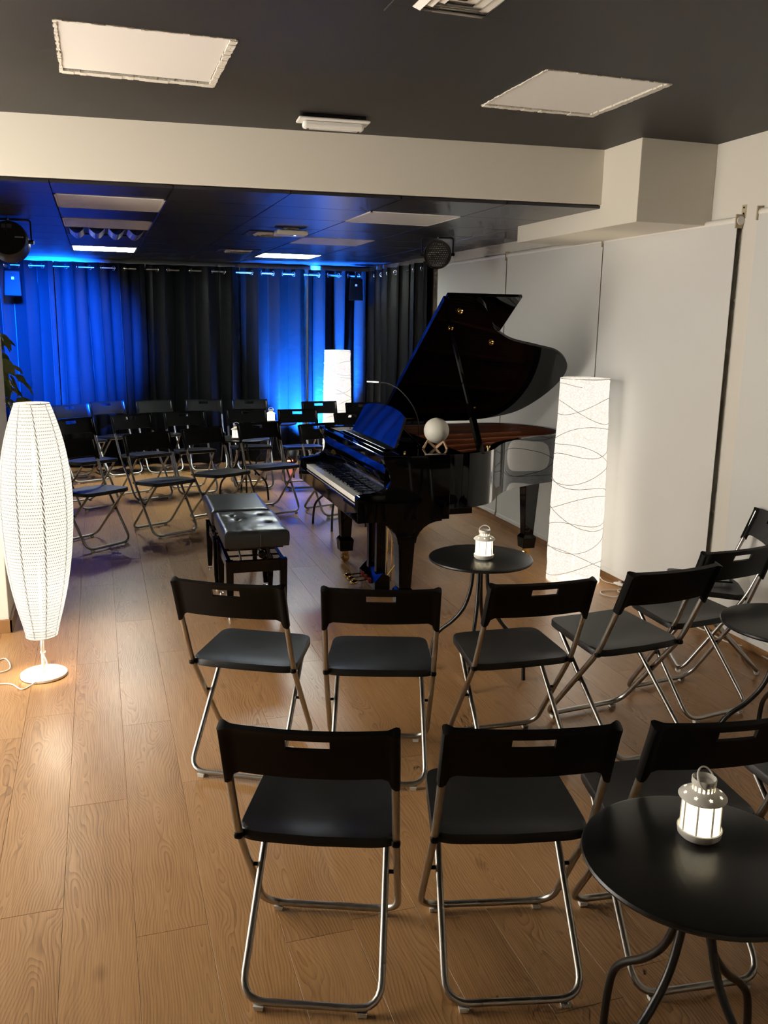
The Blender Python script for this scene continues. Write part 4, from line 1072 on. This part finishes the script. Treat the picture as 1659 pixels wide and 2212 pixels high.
# ================================================================== PIANO BENCHES
def bench(label, y0, y1, tuft):
    x0, x1 = 0.635, 1.0; cx, cyy = (x0 + x1) / 2, (y0 + y1) / 2
    t = thing('piano_bench', label, 'bench', (cx, cyy, 0), math.radians(-1.5), 'piano benches')
    hx, hy = (x1 - x0) / 2, (y1 - y0) / 2
    # padded seat
    n, vs, fs = 30, [], []
    tu = [(-0.09, 0.155), (0.085, 0.160), (-0.075, 0.03), (0.10, -0.055)]
    def zt(u, v):
        e = min(1 - abs(u), 1 - abs(v)); z = 0.520 - 0.010 * (1 - sstep(0, 0.10, e)) + 0.006 * (1 - u * u) * (1 - v * v)
        if tuft:
            for a, b in tu:
                dd = math.hypot(u * hx - a, v * hy - b)
                z -= 0.020 * math.exp(-(dd / 0.016) ** 2) + 0.009 * math.exp(-(dd / 0.055) ** 2)
            z += 0.0025 * noise.noise(Vector((u * 4, v * 6, 1)))
        return z
    for j in range(n + 1):
        for i in range(n + 1):
            u, v = 2 * i / n - 1, 2 * j / n - 1
            vs.append((u * hx, v * hy, zt(u, v)))
    V = lambda i, j: j * (n + 1) + i
    for j in range(n):
        for i in range(n): fs.append((V(i, j), V(i + 1, j), V(i + 1, j + 1), V(i, j + 1)))
    ring = [V(i, 0) for i in range(n)] + [V(n, j) for j in range(n)] + [V(n - i, n) for i in range(n)] + [V(0, n - j) for j in range(n)]
    base = len(vs); Nn = len(ring)
    for q, (sc, z) in enumerate(((1.012, 0.500), (1.016, 0.47), (1.0, 0.428))):
        for r_ in ring: vs.append((vs[r_][0] * sc, vs[r_][1] * sc, z))
    prev = ring
    for q in range(3):
        cur = [base + q * Nn + k_ for k_ in range(Nn)]
        for k_ in range(Nn): fs.append((prev[(k_ + 1) % Nn], prev[k_], cur[k_], cur[(k_ + 1) % Nn]))
        prev = cur
    fs.append(tuple(reversed(prev)))
    cu = MB().add(vs, fs).build('cushion', 'leather', t, smooth=50)
    if tuft:
        for a, b in tu:
            MB().lathe([(0.0075 * math.sin(PI / 2 * k / 4) + 1e-4, 0.004 * math.cos(PI / 2 * k / 4)) for k in range(5)], 12, (a, b, zt(a / hx, b / hy) + 0.001), cap0=False, cap1=False).build('button', 'leather', cu, smooth=60)
    MB().tube([(0.02, -hy * 1.017, 0.43), (0.02, -hy * 1.019, 0.50)], 0.0012, 5).build('seam', 'leather', cu)
    # frame
    fx, fy = hx - 0.028, hy - 0.045
    for sx in (-1, 1):
        for sy in (-1, 1):
            lg = MB().frus((sx * fx, sy * fy), 0.036, 0.036, 0.10, 0.044, 0.044, 0.345).frus((sx * fx, sy * fy), 0.026, 0.026, 0.022, 0.036, 0.036, 0.10).build('leg', 'gloss', t, bevel=0.002)
            MB().lathe([(0.016, 0), (0.016, 0.008), (0.006, 0.010), (0.006, 0.024)], 12, (sx * fx, sy * fy, 0)).build('glide', 'chrome', lg, smooth=40)
        MB().box(sx * fx - 0.011, sx * fx + 0.011, -fy, fy, 0.272, 0.342).build('side_apron', 'gloss', t, bevel=0.002)
    for sy in (-1, 1): MB().box(-fx, fx, sy * fy - 0.011, sy * fy + 0.011, 0.272, 0.342).build('end_apron', 'gloss', t, bevel=0.002)
    # height mechanism
    MB().box(-hx + 0.03, hx - 0.03, -hy + 0.03, hy - 0.03, 0.412, 0.428).build('seat_plate', 'softblack', t)
    for sx in (-1, 1):
        MB().tube([(sx * 0.085, -fy + 0.02, 0.33), (sx * 0.085, 0, 0.42)], 0.006, 8).tube([(sx * 0.085, fy - 0.02, 0.33), (sx * 0.085, 0, 0.42)], 0.006, 8).build('scissor_arm', 'steel', t, smooth=60)
    for yy in (-0.12, 0.12): MB().tube([(-fx, yy, 0.335), (fx, yy, 0.335)], 0.006, 8).build('cross_bar', 'softblack', t, smooth=60)
    kn = MB().tube([(0.03, 0.0, 0.378), (0.03, -fy - 0.01, 0.378)], 0.007, 8).build('screw_spindle', 'steel', t, smooth=60)
    MB().lathe([(0.017, 0), (0.023, 0.004), (0.023, 0.018), (0.017, 0.022)], 24, (0.03, -fy - 0.01, 0.378), Matrix.Rotation(PI / 2, 3, 'X')).build('height_knob', 'gloss', kn, smooth=50)
    return t
bench('black leather piano bench with button-tufted cushion', 4.825, 5.412, True)
bench('black leather piano bench with smooth plain cushion', 5.424, 6.0, False)
# ================================================================== STAGE LIGHTS
def par(label, loc, aim, r, depth, front, hang):
    t = thing('stage_light', label, 'stage light', loc)
    d = (Vector(aim) - Vector(loc)).normalized()
    R = d.to_track_quat('Z', 'Y').to_matrix()
    MB().lathe([(r * 0.90, -depth * 0.5), (r * 0.98, -depth * 0.35), (r, -depth * 0.1), (r, depth * 0.5), (r * 0.95, depth * 0.5), (r * 0.93, depth * 0.40)], 40, mx=R, cap1=True).build('housing', 'parblack', t, smooth=35)
    x_, y_, z_ = R.col[0], R.col[1], R.col[2]
    face = z_ * (depth * 0.405 if not front == 'rear' else depth * 0.405)
    # round lenses on the front
    n = 0
    for j in range(-6, 7):
        m_ = MB(); row = []
        for i in range(-9, 10):
            a, b = (i + (0.5 if j % 2 else 0)) * r * 0.125, j * r * 0.145
            if math.hypot(a, b) < r * 0.80 and not (abs(a) < r * 0.09 and abs(b) < r * 0.09): row.append((a, b))
        for a, b in row: m_.lathe([(r * 0.034, 0), (r * 0.026, 0.003)], 8, face + x_ * a + y_ * b, R)
        if row: m_.build('lens_row', 'ledoff' if front == 'off' else 'bluelens', t)
    # rear panel prints
    rz_ = -z_ * (depth * 0.5 + 0.001)
    for a0, a1, b0, b1, mm in ((-0.30, 0.22, 0.52, 0.74, 'grill'), (0.35, 0.80, 0.02, 0.08, 'mark')):
        MB().add([rz_ + x_ * (-a * r) + y_ * (b * r) for a, b in ((a0, b0), (a1, b0), (a1, b1), (a0, b1))], [(0, 1, 2, 3)]).build('rear_print', mm, t)
    side = Vector((d.y, -d.x, 0)).normalized()
    if hang:
        y0 = [side * r * 1.12, side * r * 1.12 + Vector((0, 0, hang)), -side * r * 1.12 + Vector((0, 0, hang)), -side * r * 1.12]
        MB().tube(fillet(y0, 0.02), 0.006, 6, flat=1.0).build('yoke', 'parblack', t)
        MB().tube([(0, 0, hang - 0.004), (0, 0, hang + 0.012)], 0.008, 8).build('mount_bolt', 'steel', t)
        MB().tube(spline([-z_ * depth * 0.5 + Vector((0, 0, 0.02)), -z_ * depth * 0.8 + Vector((0, 0, 0.06)), -z_ * depth * 0.6 + Vector((0, 0, hang * 0.8)), -z_ * depth * 0.3 + Vector((0, 0, hang))], 6), 0.004, 6).build('power_cord', 'parblack', t)
    else:
        y0 = [side * r * 1.12, side * r * 1.12 + Vector((0, 0, -loc[2] + 0.006)), -side * r * 1.12 + Vector((0, 0, -loc[2] + 0.006)), -side * r * 1.12]
        MB().tube(fillet(y0, 0.02), 0.006, 6).build('yoke', 'parblack', t)
    for s_ in (-1, 1): MB().tube([side * s_ * r * 0.97, side * s_ * r * 1.24], r * 0.11, 10).build('tilt_knob', 'parblack', t, smooth=50)
    return t, d
pr1, d1 = par('round black stage light showing its pale lens dots, by the first blind', (2.574, 6.70, 2.215), (0.6, 1.2, 1.65), 0.108, 0.15, 'off', 0.124)
pr2, d2 = par('round black stage light seen from behind, aimed at the blue-lit curtain', (-0.545, 6.85, 2.195), (-0.42, 10.6, 1.4), 0.128, 0.17, 'blue', 0.144)
pr3, d3 = par('small stage light on the floor with a red display, shining blue up the curtain', (2.12, 10.14, 0.13), (2.42, 10.62, 1.0), 0.085, 0.13, 'blue', 0)
zz = -d3 * 0.0665
MB().box(-0.035, 0.035, -0.002, 0.002, -0.009, 0.009, Matrix.Translation(Vector((-0.035, -0.088, -0.045)))).build('red_display', 'redled', pr3)
def spot(par_o, d, off, power, angle, blend, rad, col=(0.0, 0.09, 1.0)):
    o = lamp('beam_light', d * off, power, rad, col, par_o, 'SPOT', spot_size=math.radians(angle), spot_blend=blend)
    o.rotation_euler = d.to_track_quat('-Z', 'Y').to_euler()
spot(pr2, d2, 0.12, P_BLUE_TOP, 32, 1.0, 0.06)
spot(pr3, d3, 0.10, P_BLUE_FLOOR, 80, 1.0, 0.05, (0.01, 0.16, 1.0))

# ================================================================== PLANT at the wall stub
t = thing('potted_ficus', 'green artificial ficus in a grey pot beyond the wall stub', 'potted plant', (-0.75, 6.12, 0))
MB().lathe([(0, 0.0), (0.13, 0.0), (0.17, 0.30), (0.165, 0.31), (0.155, 0.27), (0, 0.27)], 28, cap0=False, cap1=False).build('pot', 'pot', t, smooth=40)
MB().lathe([(0, 0.272), (0.152, 0.272)], 24, cap0=False, cap1=False).build('soil', 'soil', t)
rl = random.Random(21)
MB().tube(spline([(0, 0, 0.26), (0.02, 0.01, 0.6), (-0.01, 0.0, 1.0), (0.02, 0.0, 1.45)], 6), 0.014, 8).tube(spline([(0.02, 0.02, 0.26), (-0.02, -0.02, 0.6), (0.03, 0.0, 0.95), (-0.02, 0.03, 1.35)], 6), 0.012, 8).build('trunk', 'bark', t, smooth=60)
lv = []
for k in range(9):
    u = k / 8; w_ = 0.024 * math.sin(PI * min(1, u ** 0.8)) + 0.0004; lv.append((u * 0.085, w_, -0.018 * u * u))
vs = [(x, s_ * w_, z + 0.006 * abs(s_)) for x, w_, z in lv for s_ in (-1, 0, 1)]
fs = []
for k in range(8):
    for c_ in range(2): fs.append((k * 3 + c_, k * 3 + c_ + 1, k * 3 + c_ + 4, k * 3 + c_ + 3))
lm_ = None
for k in range(285):
    z = rl.uniform(0.70, 1.62); a = rl.uniform(0, 2 * PI)
    rad = 0.31 * math.sqrt(rl.random()) * (1 - 0.55 * abs((z - 1.15) / 0.55) ** 2)
    p = Vector((rad * math.cos(a), rad * math.sin(a), z))
    if lm_ is None:
        o = MB().add(vs, fs).build('leaf', 'leaf', t, smooth=60); lm_ = o.data
    else:
        o = bpy.data.objects.new('leaf', lm_); C.objects.link(o); o.parent = t
    s_ = rl.uniform(1.0, 1.7); o.location = p; o.scale = (s_,) * 3
    o.rotation_euler = (rl.uniform(-0.9, 0.9), rl.uniform(0.2, 1.3), a + rl.uniform(-0.8, 0.8))
tw = MB()
for k in range(26):
    z = rl.uniform(0.7, 1.4); a = rl.uniform(0, 2 * PI); r_ = rl.uniform(0.15, 0.30)
    tw.tube([(0, 0, z - 0.12), (r_ * 0.5 * math.cos(a), r_ * 0.5 * math.sin(a), z), (r_ * math.cos(a), r_ * math.sin(a), z + 0.04)], [0.006, 0.004, 0.002], 5)
tag(tw.build('twigs', 'bark', t), kind='stuff')
